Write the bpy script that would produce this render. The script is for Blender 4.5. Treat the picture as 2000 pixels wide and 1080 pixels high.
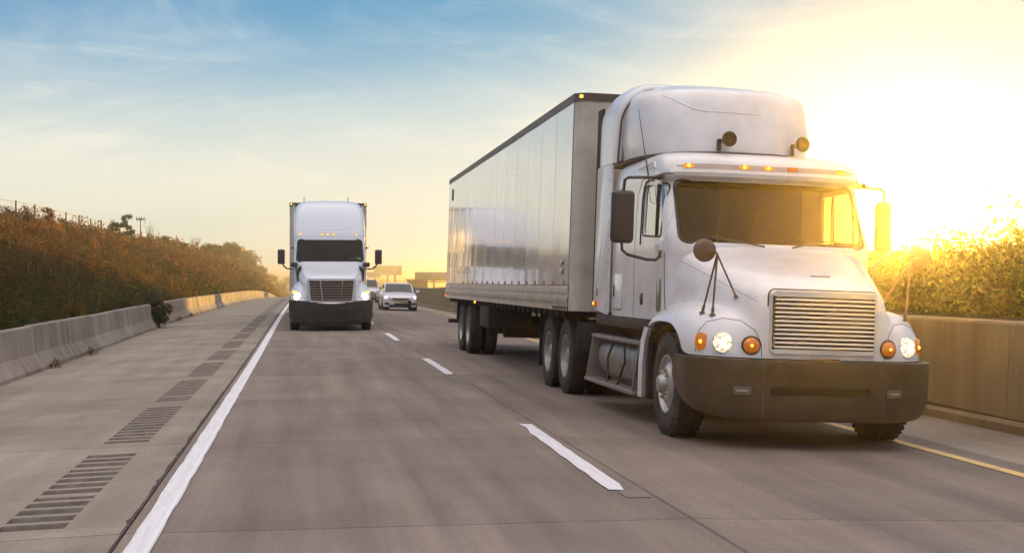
import bpy, bmesh, math, random
import numpy as np
from mathutils import Vector, Matrix
from mathutils.bvhtree import BVHTree
R = math.radians
PI = math.pi
S = bpy.context.scene
C = S.collection
for _o in list(bpy.data.objects):
    bpy.data.objects.remove(_o)

# ------------------------------------------------------------------ camera
cam_d = bpy.data.cameras.new('camera'); cam = bpy.data.objects.new('camera', cam_d); C.objects.link(cam)
cam_d.sensor_width = 36.0; cam_d.lens = 2653.0 / 2000.0 * 36.0
cam_d.clip_start = 0.1; cam_d.clip_end = 6000
cam.location = (0, 0, 1.5)
cam.rotation_euler = (R(90 + 0.2135), 0, R(-8.743))
S.camera = cam

# ------------------------------------------------------------------ light and sky
SUN_AZ, SUN_EL = R(25.4), R(1.95)          # azimuth clockwise from +Y (the road's direction)
sun_dir = Vector((math.sin(SUN_AZ) * math.cos(SUN_EL), math.cos(SUN_AZ) * math.cos(SUN_EL), math.sin(SUN_EL)))
W = bpy.data.worlds.new('World'); S.world = W; W.use_nodes = True
def build_world():
    nt = W.node_tree; N = nt.nodes; L = nt.links; N.clear()
    def n(t, **k):
        x = N.new(t)
        for a, b in k.items(): setattr(x, a, b)
        return x
    def math_(op, a, b=None, c=None, clamp=False):
        m = n('ShaderNodeMath', operation=op, use_clamp=clamp)
        for i, v in enumerate((a, b, c)):
            if v is None: continue
            if isinstance(v, (int, float)): m.inputs[i].default_value = v
            else: L.new(v, m.inputs[i])
        return m.outputs[0]
    def mix(f, a, b, mode='MIX'):
        m = n('ShaderNodeMix', data_type='RGBA', blend_type=mode)
        for i, v in ((0, f), (6, a), (7, b)):
            if isinstance(v, (int, float)): m.inputs[i].default_value = v
            elif isinstance(v, tuple): m.inputs[i].default_value = (*v, 1)
            else: L.new(v, m.inputs[i])
        return m.outputs[2]
    out = n('ShaderNodeOutputWorld'); bg = n('ShaderNodeBackground')
    sky = n('ShaderNodeTexSky', sky_type='NISHITA', sun_disc=False)
    sky.sun_elevation = R(SKY_EL); sky.sun_rotation = SUN_AZ
    sky.air_density = 1.0; sky.dust_density = SKY_DUST; sky.ozone_density = 2.0; sky.altitude = 200
    tc = n('ShaderNodeTexCoord'); sep = n('ShaderNodeSeparateXYZ'); L.new(tc.outputs['Generated'], sep.inputs[0])
    z = sep.outputs[2]
    dot = n('ShaderNodeVectorMath', operation='DOT_PRODUCT'); L.new(tc.outputs['Generated'], dot.inputs[0]); dot.inputs[1].default_value = sun_dir
    ang = math_('ARCCOSINE', math_('MINIMUM', dot.outputs['Value'], 1.0))     # radians from the sun
    # sky colour is scaled by the strength; thin veil cloud and the aureole sit on top of it
    skyc = mix(1.0, sky.outputs[0], (SKY_STR,) * 3, 'MULTIPLY')
    skyc = mix(1.0, skyc, SKY_TINT, 'MULTIPLY')
    den = mix(1.0, skyc, (SKY_K,) * 3, 'MULTIPLY'); den = mix(1.0, den, (1, 1, 1), 'ADD'); skyc = mix(1.0, skyc, den, 'DIVIDE')     # keeps the bright side of the sky within range
    # clouds live on a plane high above: project the direction on it
    zc = math_('ADD', math_('MAXIMUM', z, 0.0), 0.10)
    px = math_('DIVIDE', sep.outputs[0], zc); py = math_('DIVIDE', sep.outputs[1], zc)
    cv = n('ShaderNodeCombineXYZ'); L.new(px, cv.inputs[0]); L.new(py, cv.inputs[1])
    def noise(scale, detail, rough, rot, sx, sy, dist=0.0, off=0.0):
        mp = n('ShaderNodeMapping'); L.new(cv.outputs[0], mp.inputs[0])
        mp.inputs['Rotation'].default_value = (0, 0, R(rot)); mp.inputs['Scale'].default_value = (sx, sy, 1); mp.inputs['Location'].default_value = (off, off * .7, 0)
        t = n('ShaderNodeTexNoise'); L.new(mp.outputs[0], t.inputs['Vector'])
        t.inputs['Scale'].default_value = scale; t.inputs['Detail'].default_value = detail; t.inputs['Roughness'].default_value = rough; t.inputs['Distortion'].default_value = dist
        return t.outputs[0]
    def ss(v, lo, hi, a=0.0, b=1.0):
        m = n('ShaderNodeMapRange', interpolation_type='SMOOTHSTEP'); L.new(v, m.inputs[0])
        for i, q in zip((1, 2, 3, 4), (lo, hi, a, b)): m.inputs[i].default_value = q
        return m.outputs[0]
    broad = ss(noise(0.16, 3, .5, 20, 1, .55, .3, 3.1), .40, .62)
    cd = n('ShaderNodeCombineXYZ'); L.new(sep.outputs[0], cd.inputs[0]); L.new(z, cd.inputs[1]); L.new(sep.outputs[1], cd.inputs[2]); cv_plane = cv; cv = cd
    streak = ss(noise(3.2, 9, .62, -16, 1.0, 4.2, 1.2, 7.3), .44, .74)
    wisp = ss(noise(7.0, 10, .66, -24, .9, 2.6, 2.0, 1.7), .50, .78)
    # a veil that thickens towards the sun's side of the sky and the horizon
    near = ss(ang, 0.05, 0.50, 1.0, 0.0)
    low = ss(z, 0.06, 0.205, 1.0, 0.0)
    veil = math_('MULTIPLY', math_('ADD', math_('MULTIPLY', math_('SUBTRACT', broad, .25), .32), math_('ADD', math_('MULTIPLY', near, .03), math_('ADD', .07, math_('MULTIPLY', low, .84)))), 1.0, clamp=True)
    tex = math_('ADD', math_('MULTIPLY', streak, .34), math_('MULTIPLY', wisp, .30))
    veil = math_('ADD', veil, math_('MULTIPLY', tex, math_('ADD', .35, math_('MULTIPLY', broad, .8))), clamp=True)
    ccol = mix(ss(z, 0.0, 0.26), CLOUD_LOW, CLOUD_HIGH)
    over = ss(z, 0.22, 0.75)          # bright cloud sheet added above the view to light the truck fronts
    ccol = mix(over, ccol, CLOUD_TOP_FILL); veil = math_('MAXIMUM', veil, math_('MULTIPLY', over, .92))
    up = ss(z, -0.02, 0.0)
    c1 = mix(math_('MULTIPLY', veil, CLOUD_OP), skyc, ccol)
    glow1 = math_('POWER', 2.71828, math_('MULTIPLY', ang, -1 / 0.024))
    glow2 = math_('POWER', 2.71828, math_('MULTIPLY', ang, -1 / 0.12))
    g = mix(1.0, mix(glow1, (0, 0, 0), GLOW1), mix(glow2, (0, 0, 0), GLOW2), 'ADD')
    c2 = mix(1.0, c1, g, 'ADD')
    c2 = mix(up, (.06, .05, .04), c2)
    L.new(c2, bg.inputs[0]); bg.inputs[1].default_value = 1.0
    L.new(bg.outputs[0], out.inputs[0])
EXPO = .80
HAZE_D, HAZE_G = .0017, .925
CLOUD_TOP_FILL = (.90, .81, .78)
# sky values
SKY_EL, SKY_DUST, SKY_STR, SKY_TINT = 2.0, 0.4, 0.15, (.16, 1.0, 3.1); SKY_K = 2.0
CLOUD_LOW, CLOUD_HIGH, CLOUD_OP = (.53, .51, .40), (.54, .56, .56), .96
GLOW1, GLOW2 = (8.0, 6.8, 4.0), (.10, .09, .06)
build_world()
sl = bpy.data.lights.new('sun', 'SUN'); sl.energy = 5.0; sl.color = (1.0, .54, .07); sl.angle = R(.6)
sun = bpy.data.objects.new('sun', sl); C.objects.link(sun); sun.location = (60, 120, 30)
sun.rotation_euler = (-sun_dir).to_track_quat('-Z', 'Y').to_euler()
S.view_settings.view_transform = 'Standard'; S.view_settings.look = 'None'; S.view_settings.exposure = EXPO; S.view_settings.gamma = 1.0
S.render.engine = 'CYCLES'; S.cycles.use_denoising = True
S.cycles.max_bounces = 8; S.cycles.transparent_max_bounces = 12; S.cycles.sample_clamp_indirect = 6

# ------------------------------------------------------------------ helpers
rnd = random.Random(7)
def tag(o, label=None, cat=None, group=None, kind=None):
    for k, v in (('label', label), ('category', cat), ('group', group), ('kind', kind)):
        if v: o[k] = v
    return o
def empty(name, loc=(0, 0, 0), rot=(0, 0, 0), label=None, cat=None, group=None):
    o = bpy.data.objects.new(name, None); C.objects.link(o); o.location = loc; o.rotation_euler = rot; o.empty_display_size = .2
    return tag(o, label, cat, group)
def link(name, me, mat, parent=None, loc=(0, 0, 0), rot=(0, 0, 0)):
    o = bpy.data.objects.new(name, me); C.objects.link(o); o.location = loc; o.rotation_euler = rot
    if mat is not None and not me.materials: me.materials.append(mat)
    if parent: o.parent = parent
    return o
def copy_tree(o, parent=None):
    c = o.copy(); C.objects.link(c); c.parent = parent
    for ch in list(o.children): copy_tree(ch, c)
    return c
class B:
    """collects shapes into one bmesh"""
    def __init__(s): s.bm = bmesh.new()
    def verts(s, pts): return [s.bm.verts.new(p) for p in pts]
    def face(s, vs):
        try: return s.bm.faces.new(vs)
        except ValueError: return None
    def box(s, x0, x1, y0, y1, z0, z1, b=0.0, seg=2, M=None):
        t = bmesh.new(); bmesh.ops.create_cube(t, size=1)
        for v in t.verts: v.co = Vector(((x0 + x1) / 2 + v.co.x * (x1 - x0), (y0 + y1) / 2 + v.co.y * (y1 - y0), (z0 + z1) / 2 + v.co.z * (z1 - z0)))
        if b: bmesh.ops.bevel(t, geom=t.edges[:], offset=b, segments=seg, affect='EDGES', profile=.5)
        return s.merge(t, M)
    def merge(s, t, M=None):
        if M is not None: bmesh.ops.transform(t, matrix=M, verts=t.verts)
        me = bpy.data.meshes.new('tmp'); t.to_mesh(me); t.free(); s.bm.from_mesh(me); bpy.data.meshes.remove(me); return s
    def loft(s, rings, closed=True, cap0=False, cap1=False):
        V = [s.verts(r) for r in rings]; n = len(rings[0])
        for a, b in zip(V, V[1:]):
            for i in range(n if closed else n - 1):
                j = (i + 1) % n; s.face((a[i], a[j], b[j], b[i]))
        if cap0: s.face(V[0][::-1])
        if cap1: s.face(V[-1])
        return s
    def tube(s, pts, r, n=8, cap=True):
        pts = [Vector(p) for p in pts]; rings = []; rs = r if isinstance(r, (list, tuple)) else [r] * len(pts)
        nrm = None
        for i, p in enumerate(pts):
            d = (pts[min(i + 1, len(pts) - 1)] - pts[max(i - 1, 0)]).normalized()
            if nrm is None: nrm = d.orthogonal().normalized()
            nrm = (nrm - d * nrm.dot(d)).normalized(); q = d.cross(nrm)
            rings.append([p + (nrm * math.cos(2 * PI * k / n) + q * math.sin(2 * PI * k / n)) * rs[i] for k in range(n)])
        return s.loft(rings, True, cap, cap)
    def lathe(s, prof, c=(0, 0, 0), axis='x', n=32, sign=1, cap0=False, cap1=False):
        rings = []
        for a, r in prof:
            ring = []
            for k in range(n):
                t = 2 * PI * k / n; u, v = r * math.cos(t), r * math.sin(t)
                p = {'x': (a * sign, u, v), 'y': (u, a * sign, v), 'z': (u, v, a * sign)}[axis]
                ring.append((c[0] + p[0], c[1] + p[1], c[2] + p[2]))
            rings.append(ring)
        return s.loft(rings, True, cap0, cap1)
    def prism(s, poly, a0, a1, axis='x', b=0.0):
        """polygon given in the two other axes, extruded between a0 and a1"""
        def pt(a, u, v): return {'x': (a, u, v), 'y': (u, a, v), 'z': (u, v, a)}[axis]
        t = bmesh.new(); A = [t.verts.new(pt(a0, u, v)) for u, v in poly]; Bv = [t.verts.new(pt(a1, u, v)) for u, v in poly]
        n = len(poly)
        for i in range(n): t.faces.new((A[i], A[(i + 1) % n], Bv[(i + 1) % n], Bv[i]))
        t.faces.new(A[::-1]); t.faces.new(Bv)
        if b: bmesh.ops.bevel(t, geom=t.edges[:], offset=b, segments=2, affect='EDGES', profile=.5)
        return s.merge(t)
    def xf(s, M): bmesh.ops.transform(s.bm, matrix=M, verts=s.bm.verts); return s
    def mesh(s, name, smooth=True, angle=38):
        bmesh.ops.recalc_face_normals(s.bm, faces=s.bm.faces[:])
        me = bpy.data.meshes.new(name); s.bm.to_mesh(me); s.bm.free()
        if smooth:
            me.polygons.foreach_set('use_smooth', [True] * len(me.polygons)); me.set_sharp_from_angle(angle=R(angle))
        return me
    def build(s, name, mat, parent=None, loc=(0, 0, 0), rot=(0, 0, 0), smooth=True, angle=38):
        return link(name, s.mesh(name, smooth, angle), mat, parent, loc, rot)
def rrect(cx, cy, w, h, r, n=6):
    """rounded rectangle polygon"""
    out = []
    for k, (sx, sy) in enumerate(((1, 1), (-1, 1), (-1, -1), (1, -1))):
        for i in range(n + 1):
            a = PI / 2 * (k + i / n); out.append((cx + sx * (w / 2 - r) + r * math.cos(a), cy + sy * (h / 2 - r) + r * math.sin(a)))
    return out
def round_poly(pts, r, n=5):
    out = []; m = len(pts)
    for i in range(m):
        p = Vector(pts[i]); a = Vector(pts[i - 1]); b = Vector(pts[(i + 1) % m])
        rr = min(r, (a - p).length * .45, (b - p).length * .45)
        s_, e = p + (a - p).normalized() * rr, p + (b - p).normalized() * rr
        for k in range(n + 1):
            t = k / n; out.append(tuple((1 - t) ** 2 * s_ + 2 * t * (1 - t) * p + t * t * e))
    return out
def evaluated(o):
    dg = bpy.context.evaluated_depsgraph_get(); me = bpy.data.meshes.new_from_object(o.evaluated_get(dg)); return me
def apply_mods(o):
    bpy.context.view_layer.update(); me = evaluated(o); mats = list(o.data.materials); o.modifiers.clear(); o.data = me
    if not me.materials:
        for m in mats: me.materials.append(m)
    return o
def boolean(me, cutter_me, op):
    """returns a new mesh; both in the same frame"""
    a = bpy.data.objects.new('a', me); b = bpy.data.objects.new('b', cutter_me); C.objects.link(a); C.objects.link(b)
    m = a.modifiers.new('b', 'BOOLEAN'); m.operation = op; m.object = b; m.solver = 'EXACT'
    bpy.context.view_layer.update(); r = evaluated(a)
    bpy.data.objects.remove(a); bpy.data.objects.remove(b)
    r.polygons.foreach_set('use_smooth', [True] * len(r.polygons)); r.set_sharp_from_angle(angle=R(38))
    return r
def subsurf_mesh(me, lv=2, solid=0.0):
    a = bpy.data.objects.new('a', me); C.objects.link(a)
    m = a.modifiers.new('s', 'SUBSURF'); m.levels = lv; m.render_levels = lv
    if solid: q = a.modifiers.new('t', 'SOLIDIFY'); q.thickness = solid; q.offset = -1
    bpy.context.view_layer.update(); r = evaluated(a); bpy.data.objects.remove(a)
    r.polygons.foreach_set('use_smooth', [True] * len(r.polygons)); r.set_sharp_from_angle(angle=R(50))
    return r
def bvh_of(me):
    return BVHTree.FromPolygons([v.co for v in me.vertices], [p.vertices for p in me.polygons])
def hit(bvh, o, d):
    p, n, i, t = bvh.ray_cast(Vector(o), Vector(d).normalized())
    if p is None: return Vector(o), Vector((0, -1, 0))
    if n.dot(Vector(d)) > 0: n = -n
    return p, n

# ------------------------------------------------------------------ materials
def mat(name, col, rough=.5, metal=0.0, coat=0.0, spec=.5, var=0.0, vscale=6.0, dirt=None, dscale=2.0, damt=.5, bump=0.0, bscale=60.0, emit=None, estr=0.0, rand=0.0, attr=None, trans=0.0, sub=None, stretch=(1, 1, 1), coord='Object', rvar=0.0):
    m = bpy.data.materials.new(name); m.use_nodes = True; nt = m.node_tree; N = nt.nodes; L = nt.links
    p = N['Principled BSDF']; p.inputs['Roughness'].default_value = rough; p.inputs['Metallic'].default_value = metal
    p.inputs['Coat Weight'].default_value = coat; p.inputs['Coat Roughness'].default_value = .06; p.inputs['Specular IOR Level'].default_value = spec
    rgb = N.new('ShaderNodeRGB'); rgb.outputs[0].default_value = (*col, 1); cur = rgb.outputs[0]
    tc = N.new('ShaderNodeTexCoord')
    mp = N.new('ShaderNodeMapping'); mp.inputs['Scale'].default_value = stretch
    L.new(tc.outputs['Object'] if coord == 'Object' else N.new('ShaderNodeNewGeometry').outputs['Position'], mp.inputs[0]); vec = mp.outputs[0]
    def noise(sc, det=5, rg=.6):
        t = N.new('ShaderNodeTexNoise'); L.new(vec, t.inputs['Vector']); t.inputs['Scale'].default_value = sc; t.inputs['Detail'].default_value = det; t.inputs['Roughness'].default_value = rg; return t.outputs[0]
    def mixc(f, a, b, mode='MIX'):
        x = N.new('ShaderNodeMix'); x.data_type = 'RGBA'; x.blend_type = mode
        for i, v in ((0, f), (6, a), (7, b)):
            if isinstance(v, (int, float)): x.inputs[i].default_value = v
            elif isinstance(v, tuple): x.inputs[i].default_value = (*v, 1)
            else: L.new(v, x.inputs[i])
        return x.outputs[2]
    def rng(v, a, b, c, d):
        x = N.new('ShaderNodeMapRange'); L.new(v, x.inputs[0])
        for i, q in zip((1, 2, 3, 4), (a, b, c, d)): x.inputs[i].default_value = q
        return x.outputs[0]
    if attr:
        a = N.new('ShaderNodeAttribute'); a.attribute_name = attr; cur = mixc(1.0, a.outputs[0], cur, 'MULTIPLY')
    if var:
        cur = mixc(1.0, cur, rng(noise(vscale), .3, .7, 1 - var, 1 + var), 'MULTIPLY')
    if rand:
        oi = N.new('ShaderNodeObjectInfo'); cur = mixc(1.0, cur, rng(oi.outputs['Random'], 0, 1, 1 - rand, 1 + rand), 'MULTIPLY')
    if dirt:
        cur = mixc(rng(noise(dscale, 8, .65), .45, .72, 0, damt), cur, dirt)
    L.new(cur, p.inputs['Base Color'])
    if rvar: L.new(rng(noise(dscale * 1.7, 6, .6), .3, .7, rough - rvar, rough + rvar), p.inputs['Roughness'])
    if bump:
        b = N.new('ShaderNodeBump'); b.inputs['Strength'].default_value = bump; b.inputs['Distance'].default_value = .02; L.new(noise(bscale, 6, .6), b.inputs['Height']); L.new(b.outputs[0], p.inputs['Normal'])
    if emit: p.inputs['Emission Color'].default_value = (*emit, 1); p.inputs['Emission Strength'].default_value = estr
    if trans:
        tr = N.new('ShaderNodeBsdfTranslucent'); L.new(cur, tr.inputs[0]) ; ms = N.new('ShaderNodeMixShader'); ms.inputs[0].default_value = trans
        if sub: L.new(mixc(1.0, cur, sub, 'MULTIPLY'), tr.inputs[0])
        L.new(p.outputs[0], ms.inputs[1]); L.new(tr.outputs[0], ms.inputs[2]); L.new(ms.outputs[0], N['Material Output'].inputs[0])
    m['_'] = 1
    return m
def glass(name, tint, ior=1.5, refl=(1, 1, 1), boost=0.0):
    m = bpy.data.materials.new(name); m.use_nodes = True; nt = m.node_tree; N = nt.nodes; L = nt.links; N.remove(N['Principled BSDF'])
    t = N.new('ShaderNodeBsdfTransparent'); t.inputs[0].default_value = (*tint, 1)
    g = N.new('ShaderNodeBsdfGlossy'); g.inputs['Roughness'].default_value = .01; g.inputs[0].default_value = (*refl, 1)
    f = N.new('ShaderNodeFresnel'); f.inputs[0].default_value = ior
    a = N.new('ShaderNodeMath'); a.operation = 'ADD'; a.use_clamp = True; L.new(f.outputs[0], a.inputs[0]); a.inputs[1].default_value = boost
    ge = N.new('ShaderNodeNewGeometry'); iv = N.new('ShaderNodeMath'); iv.operation = 'SUBTRACT'; iv.inputs[0].default_value = 1.0; L.new(ge.outputs['Backfacing'], iv.inputs[1]); ml = N.new('ShaderNodeMath'); ml.operation = 'MULTIPLY'; L.new(a.outputs[0], ml.inputs[0]); L.new(iv.outputs[0], ml.inputs[1]); a = ml
    x = N.new('ShaderNodeMixShader'); L.new(a.outputs[0], x.inputs[0]); L.new(t.outputs[0], x.inputs[1]); L.new(g.outputs[0], x.inputs[2]); L.new(x.outputs[0], N['Material Output'].inputs[0])
    return m
M = {}
def facet(name, col, e0, e1, sc):
    m = mat(name, (.6, .58, .5), .15, emit=col, estr=1.0); nt = m.node_tree; N = nt.nodes; L = nt.links; p = N['Principled BSDF']
    tc = N.new('ShaderNodeTexCoord'); v = N.new('ShaderNodeTexVoronoi'); v.inputs['Scale'].default_value = sc; L.new(tc.outputs['Object'], v.inputs['Vector'])
    r = N.new('ShaderNodeMapRange'); L.new(v.outputs['Color'], r.inputs[0]); r.inputs[1].default_value = .1; r.inputs[2].default_value = .9; r.inputs[3].default_value = e0; r.inputs[4].default_value = e1; L.new(r.outputs[0], p.inputs['Emission Strength'])
    return m
M['paint'] = mat('truck_white_paint', (.88, .85, .84), .28, coat=.6, spec=.4, var=.03, vscale=2.5, dirt=(.50, .43, .36), dscale=1.8, damt=.42)
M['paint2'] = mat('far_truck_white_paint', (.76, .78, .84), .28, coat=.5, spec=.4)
M['bumper'] = mat('grey_brown_bumper_plastic', (.046, .033, .028), .42, var=.12, vscale=4, dirt=(.09, .065, .052), dscale=4, damt=.6)
M['black'] = mat('black_plastic', (.028, .024, .022), .45, var=.1)
M['mirror_case'] = mat('dark_mirror_shell', (.055, .038, .032), .4, coat=.2)
M['interior'] = mat('cab_trim', (.028, .020, .016), .8, var=.2)
M['seat'] = mat('seat_cloth', (.03, .024, .022), .9)
M['frame_metal'] = mat('polished_frame', (.80, .77, .75), .3, metal=.45)
M['chrome'] = mat('chrome', (.82, .80, .78), .14, metal=1.0, dirt=(.35, .3, .26), damt=.35)
M['alu'] = mat('brushed_aluminium', (.42, .37, .33), .45, metal=.85, var=.08, dirt=(.25, .21, .18), dscale=5, damt=.5)
M['steel'] = mat('painted_steel_wheel', (.50, .47, .44), .4, metal=.6, dirt=(.16, .12, .10), dscale=7, damt=.6)
M['tyre'] = mat('tyre_rubber', (.032, .027, .024), .78, dirt=(.09, .075, .06), dscale=6, damt=.6, bump=.2, bscale=40)
M['frame'] = mat('chassis_steel', (.035, .028, .024), .6, dirt=(.11, .08, .055), damt=.6)
M['flap'] = mat('rubber_mudflap', (.022, .019, .018), .7)
M['recess'] = mat('radiator_core', (.045, .026, .016), .6)
M['seam'] = mat('panel_gap', (.10, .085, .08), .7)
M['strip'] = mat('visor_lamp_strip', (.52, .40, .36), .5)
M['amber'] = mat('amber_lens', (.62, .17, .012), .25, coat=.6, emit=(1, .25, .01), estr=.10)
M['amber_hot'] = mat('amber_bulb_glow', (1, .5, .05), .3, emit=(1, .45, .04), estr=2.2)
M['amber_dim'] = mat('amber_marker_lens', (.55, .20, .03), .25, coat=.6, emit=(1, .40, .04), estr=.35)
M['head'] = facet('lit_headlamp', (1, .86, .60), .08, .95, 44)
M['head_rim'] = mat('headlamp_reflector', (.85, .82, .70), .16, metal=1.0)
M['head_far'] = mat('far_lit_headlamp', (.9, .9, .9), .2, emit=(1, .93, .78), estr=7.0)
M['lamp_clear'] = mat('clear_lamp_lens', (.50, .46, .42), .18, coat=.8)
M['lamp_grey'] = mat('bumper_lamp_lens', (.13, .105, .085), .3, coat=.5)
M['red'] = mat('red_marker', (.5, .02, .02), .3, emit=(1, .05, .03), estr=2.0)
M['glass'] = glass('cab_glass', (.56, .47, .37), ior=1.33, refl=(.9, .85, .8))
M['glass_side'] = glass('side_window_glass', (.97, .96, .94), boost=.34)
M['glass_dark'] = glass('dark_car_glass', (.10, .09, .09), boost=.03)
M['mirror'] = mat('mirror_glass', (.8, .8, .8), .03, metal=1.0)
M['trailer'] = mat('trailer_sheet', (.88, .84, .77), .16, metal=.28, coat=.7, var=.05, vscale=1.2, dirt=(.52, .45, .36), dscale=.9, damt=.22, rand=.05, rvar=.06)
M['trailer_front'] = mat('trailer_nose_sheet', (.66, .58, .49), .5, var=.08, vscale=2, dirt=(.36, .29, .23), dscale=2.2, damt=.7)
M['rail'] = mat('trailer_base_rail', (.66, .58, .48), .35, metal=.5, dirt=(.3, .23, .17), dscale=5, damt=.5)
M['toprail'] = mat('dark_top_rail', (.10, .065, .045), .5)
M['silver'] = mat('silver_car_paint', (.80, .78, .82), .28, metal=.2, coat=.7)
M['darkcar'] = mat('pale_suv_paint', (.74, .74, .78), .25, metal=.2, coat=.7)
M['sticker'] = mat('windscreen_card', (.35, .42, .42), .6)
def concrete(name, col, dirt, rough=.85, yaxis=True, spk=.10, streakamt=.12, rand=.06, wheel=False, bump=.25, stain=.5):
    m = bpy.data.materials.new(name); m.use_nodes = True; nt = m.node_tree; N = nt.nodes; L = nt.links; p = N['Principled BSDF']
    p.inputs['Roughness'].default_value = rough; p.inputs['Specular IOR Level'].default_value = .25
    geo = N.new('ShaderNodeNewGeometry')
    def noise(sc, det, rg, scale=(1, 1, 1), dist=0):
        mp = N.new('ShaderNodeMapping'); mp.inputs['Scale'].default_value = scale; L.new(geo.outputs['Position'], mp.inputs[0])
        t = N.new('ShaderNodeTexNoise'); L.new(mp.outputs[0], t.inputs['Vector']); t.inputs['Scale'].default_value = sc; t.inputs['Detail'].default_value = det; t.inputs['Roughness'].default_value = rg; t.inputs['Distortion'].default_value = dist; return t.outputs[0]
    def rng(v, a, b, c, d, it='LINEAR'):
        x = N.new('ShaderNodeMapRange'); x.interpolation_type = it; L.new(v, x.inputs[0])
        for i, q in zip((1, 2, 3, 4), (a, b, c, d)): x.inputs[i].default_value = q
        return x.outputs[0]
    def mixc(f, a, b, mode='MIX'):
        x = N.new('ShaderNodeMix'); x.data_type = 'RGBA'; x.blend_type = mode
        for i, v in ((0, f), (6, a), (7, b)):
            if isinstance(v, (int, float)): x.inputs[i].default_value = v
            elif isinstance(v, tuple): x.inputs[i].default_value = (*v, 1)
            else: L.new(v, x.inputs[i])
        return x.outputs[2]
    cur = mixc(rng(noise(.55, 5, .6, dist=.4), .38, .68, 0, stain), col, dirt)
    cur = mixc(1.0, cur, rng(noise(1.0, 6, .6, (3.2, .16, 3.2) if yaxis else (2.5, 2.5, .18)), .3, .7, 1 - streakamt, 1 + streakamt), 'MULTIPLY')
    cur = mixc(1.0, cur, rng(noise(1.0, 5, .65, (.35, 7, 1)), .3, .7, 1 - streakamt * .16, 1 + streakamt * .16), 'MULTIPLY')
    cur = mixc(1.0, cur, rng(noise(45, 4, .8), .3, .7, 1 - spk, 1 + spk), 'MULTIPLY')
    if rand:
        oi = N.new('ShaderNodeObjectInfo'); cur = mixc(1.0, cur, rng(oi.outputs['Random'], 0, 1, 1 - rand, 1 + rand), 'MULTIPLY')
    if wheel:   # rubber darkened wheel paths in the lane (centres at .75 +/- .95 and 4.7 +/- .95)
        sp = N.new('ShaderNodeSeparateXYZ'); L.new(geo.outputs['Position'], sp.inputs[0]); tot = None
        for cx in (-.2, 1.65, 3.75, 5.6):
            a = N.new('ShaderNodeMath'); a.operation = 'SUBTRACT'; L.new(sp.outputs[0], a.inputs[0]); a.inputs[1].default_value = cx
            b = N.new('ShaderNodeMath'); b.operation = 'ABSOLUTE'; L.new(a.outputs[0], b.inputs[0])
            q = rng(b.outputs[0], .05, .55, .16, 0, 'SMOOTHSTEP')
            if tot is None: tot = q
            else:
                s_ = N.new('ShaderNodeMath'); s_.operation = 'ADD'; L.new(tot, s_.inputs[0]); L.new(q, s_.inputs[1]); tot = s_.outputs[0]
        cur = mixc(tot, cur, (.10, .078, .07))
    L.new(cur, p.inputs['Base Color'])
    L.new(rng(noise(.9, 4, .6), .3, .7, rough - .1, rough + .08), p.inputs['Roughness'])
    bb = N.new('ShaderNodeBump'); bb.inputs['Strength'].default_value = bump; bb.inputs['Distance'].default_value = .01; L.new(noise(30, 6, .7, (1, 2.2, 1)), bb.inputs['Height']); L.new(bb.outputs[0], p.inputs['Normal'])
    return m
M['lane'] = concrete('lane_concrete', (.255, .205, .168), (.165, .128, .102), wheel=True, rand=.09, spk=.26, stain=.55, streakamt=.22)
M['shoulder'] = concrete('shoulder_concrete', (.315, .268, .212), (.205, .168, .130), rand=.09, spk=.26, stain=.8)
M['barrier'] = concrete('barrier_concrete', (.32, .27, .235), (.20, .16, .13), yaxis=False, streakamt=.28, rand=.08, stain=.75, bump=.4)
M['wall'] = concrete('median_wall_concrete', (.30, .225, .125), (.19, .14, .08), yaxis=False, streakamt=.25, rand=.04, stain=.7, bump=.4)
M['subbase'] = mat('joint_sealant', (.045, .036, .030), .9)
M['crack'] = mat('open_joint_grit', (.075, .055, .042), .95, var=.4, vscale=9, coord='World')
M['groove_dark'] = mat('darker_groove_face', (.135, .110, .088), .95, var=.35, vscale=9, coord='World')  # darker tone given to the groove faces
M['line'] = mat('white_line_paint', (.80, .78, .80), .6, var=.10, vscale=14, dirt=(.50, .46, .44), dscale=3, damt=.45, coord='World', stretch=(9, .5, 1))
M['yline'] = mat('yellow_line_paint', (.74, .50, .16), .6, var=.1, vscale=10, dirt=(.4, .32, .22), dscale=6, damt=.7, coord='World')
M['oldline'] = mat('ground_off_marking', (.205, .170, .145), .85, var=.2, vscale=20, coord='World')
M['soil'] = mat('dry_soil', (.060, .044, .024), .95, spec=.03, var=.35, vscale=.8, dirt=(.05, .045, .02), dscale=.5, damt=.8, coord='World', bump=.5, bscale=3)
M['farground'] = mat('dry_ground', (.12, .105, .06), .95, var=.3, vscale=.05, coord='World')
M['leaf'] = mat('slope_foliage', (1, 1, 1), .75, spec=.15, attr='Col', trans=.48, sub=(2.4, 1.7, .6))
M['tleaf'] = mat('tree_foliage', (1, 1, 1), .7, spec=.2, attr='Col', trans=.50, sub=(2.2, 1.8, .4))
M['bark'] = mat('bark', (.10, .07, .05), .9, var=.3, vscale=5)
M['post'] = mat('fence_post_metal', (.14, .11, .085), .7, metal=.2)
M['board'] = mat('billboard_panel', (.30, .29, .20), .7, var=.2, vscale=.5)
M['board_pale'] = mat('billboard_poster', (.48, .50, .36), .7)
M['board_mark'] = mat('billboard_print', (.30, .32, .24), .7)
M['board_y'] = mat('billboard_yellow_band', (.50, .42, .05), .7)
M['board_w'] = mat('billboard_pale_print', (.62, .52, .46), .7)
M['board_brown'] = mat('brown_sheeting', (.16, .085, .06), .7, var=.2, vscale=.6)
M['board_post'] = mat('billboard_post', (.16, .13, .07), .7)
M['board_green'] = mat('green_pole_paint', (.07, .12, .07), .7)
M['roofw'] = mat('pale_shed', (.50, .46, .42), .7)

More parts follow.
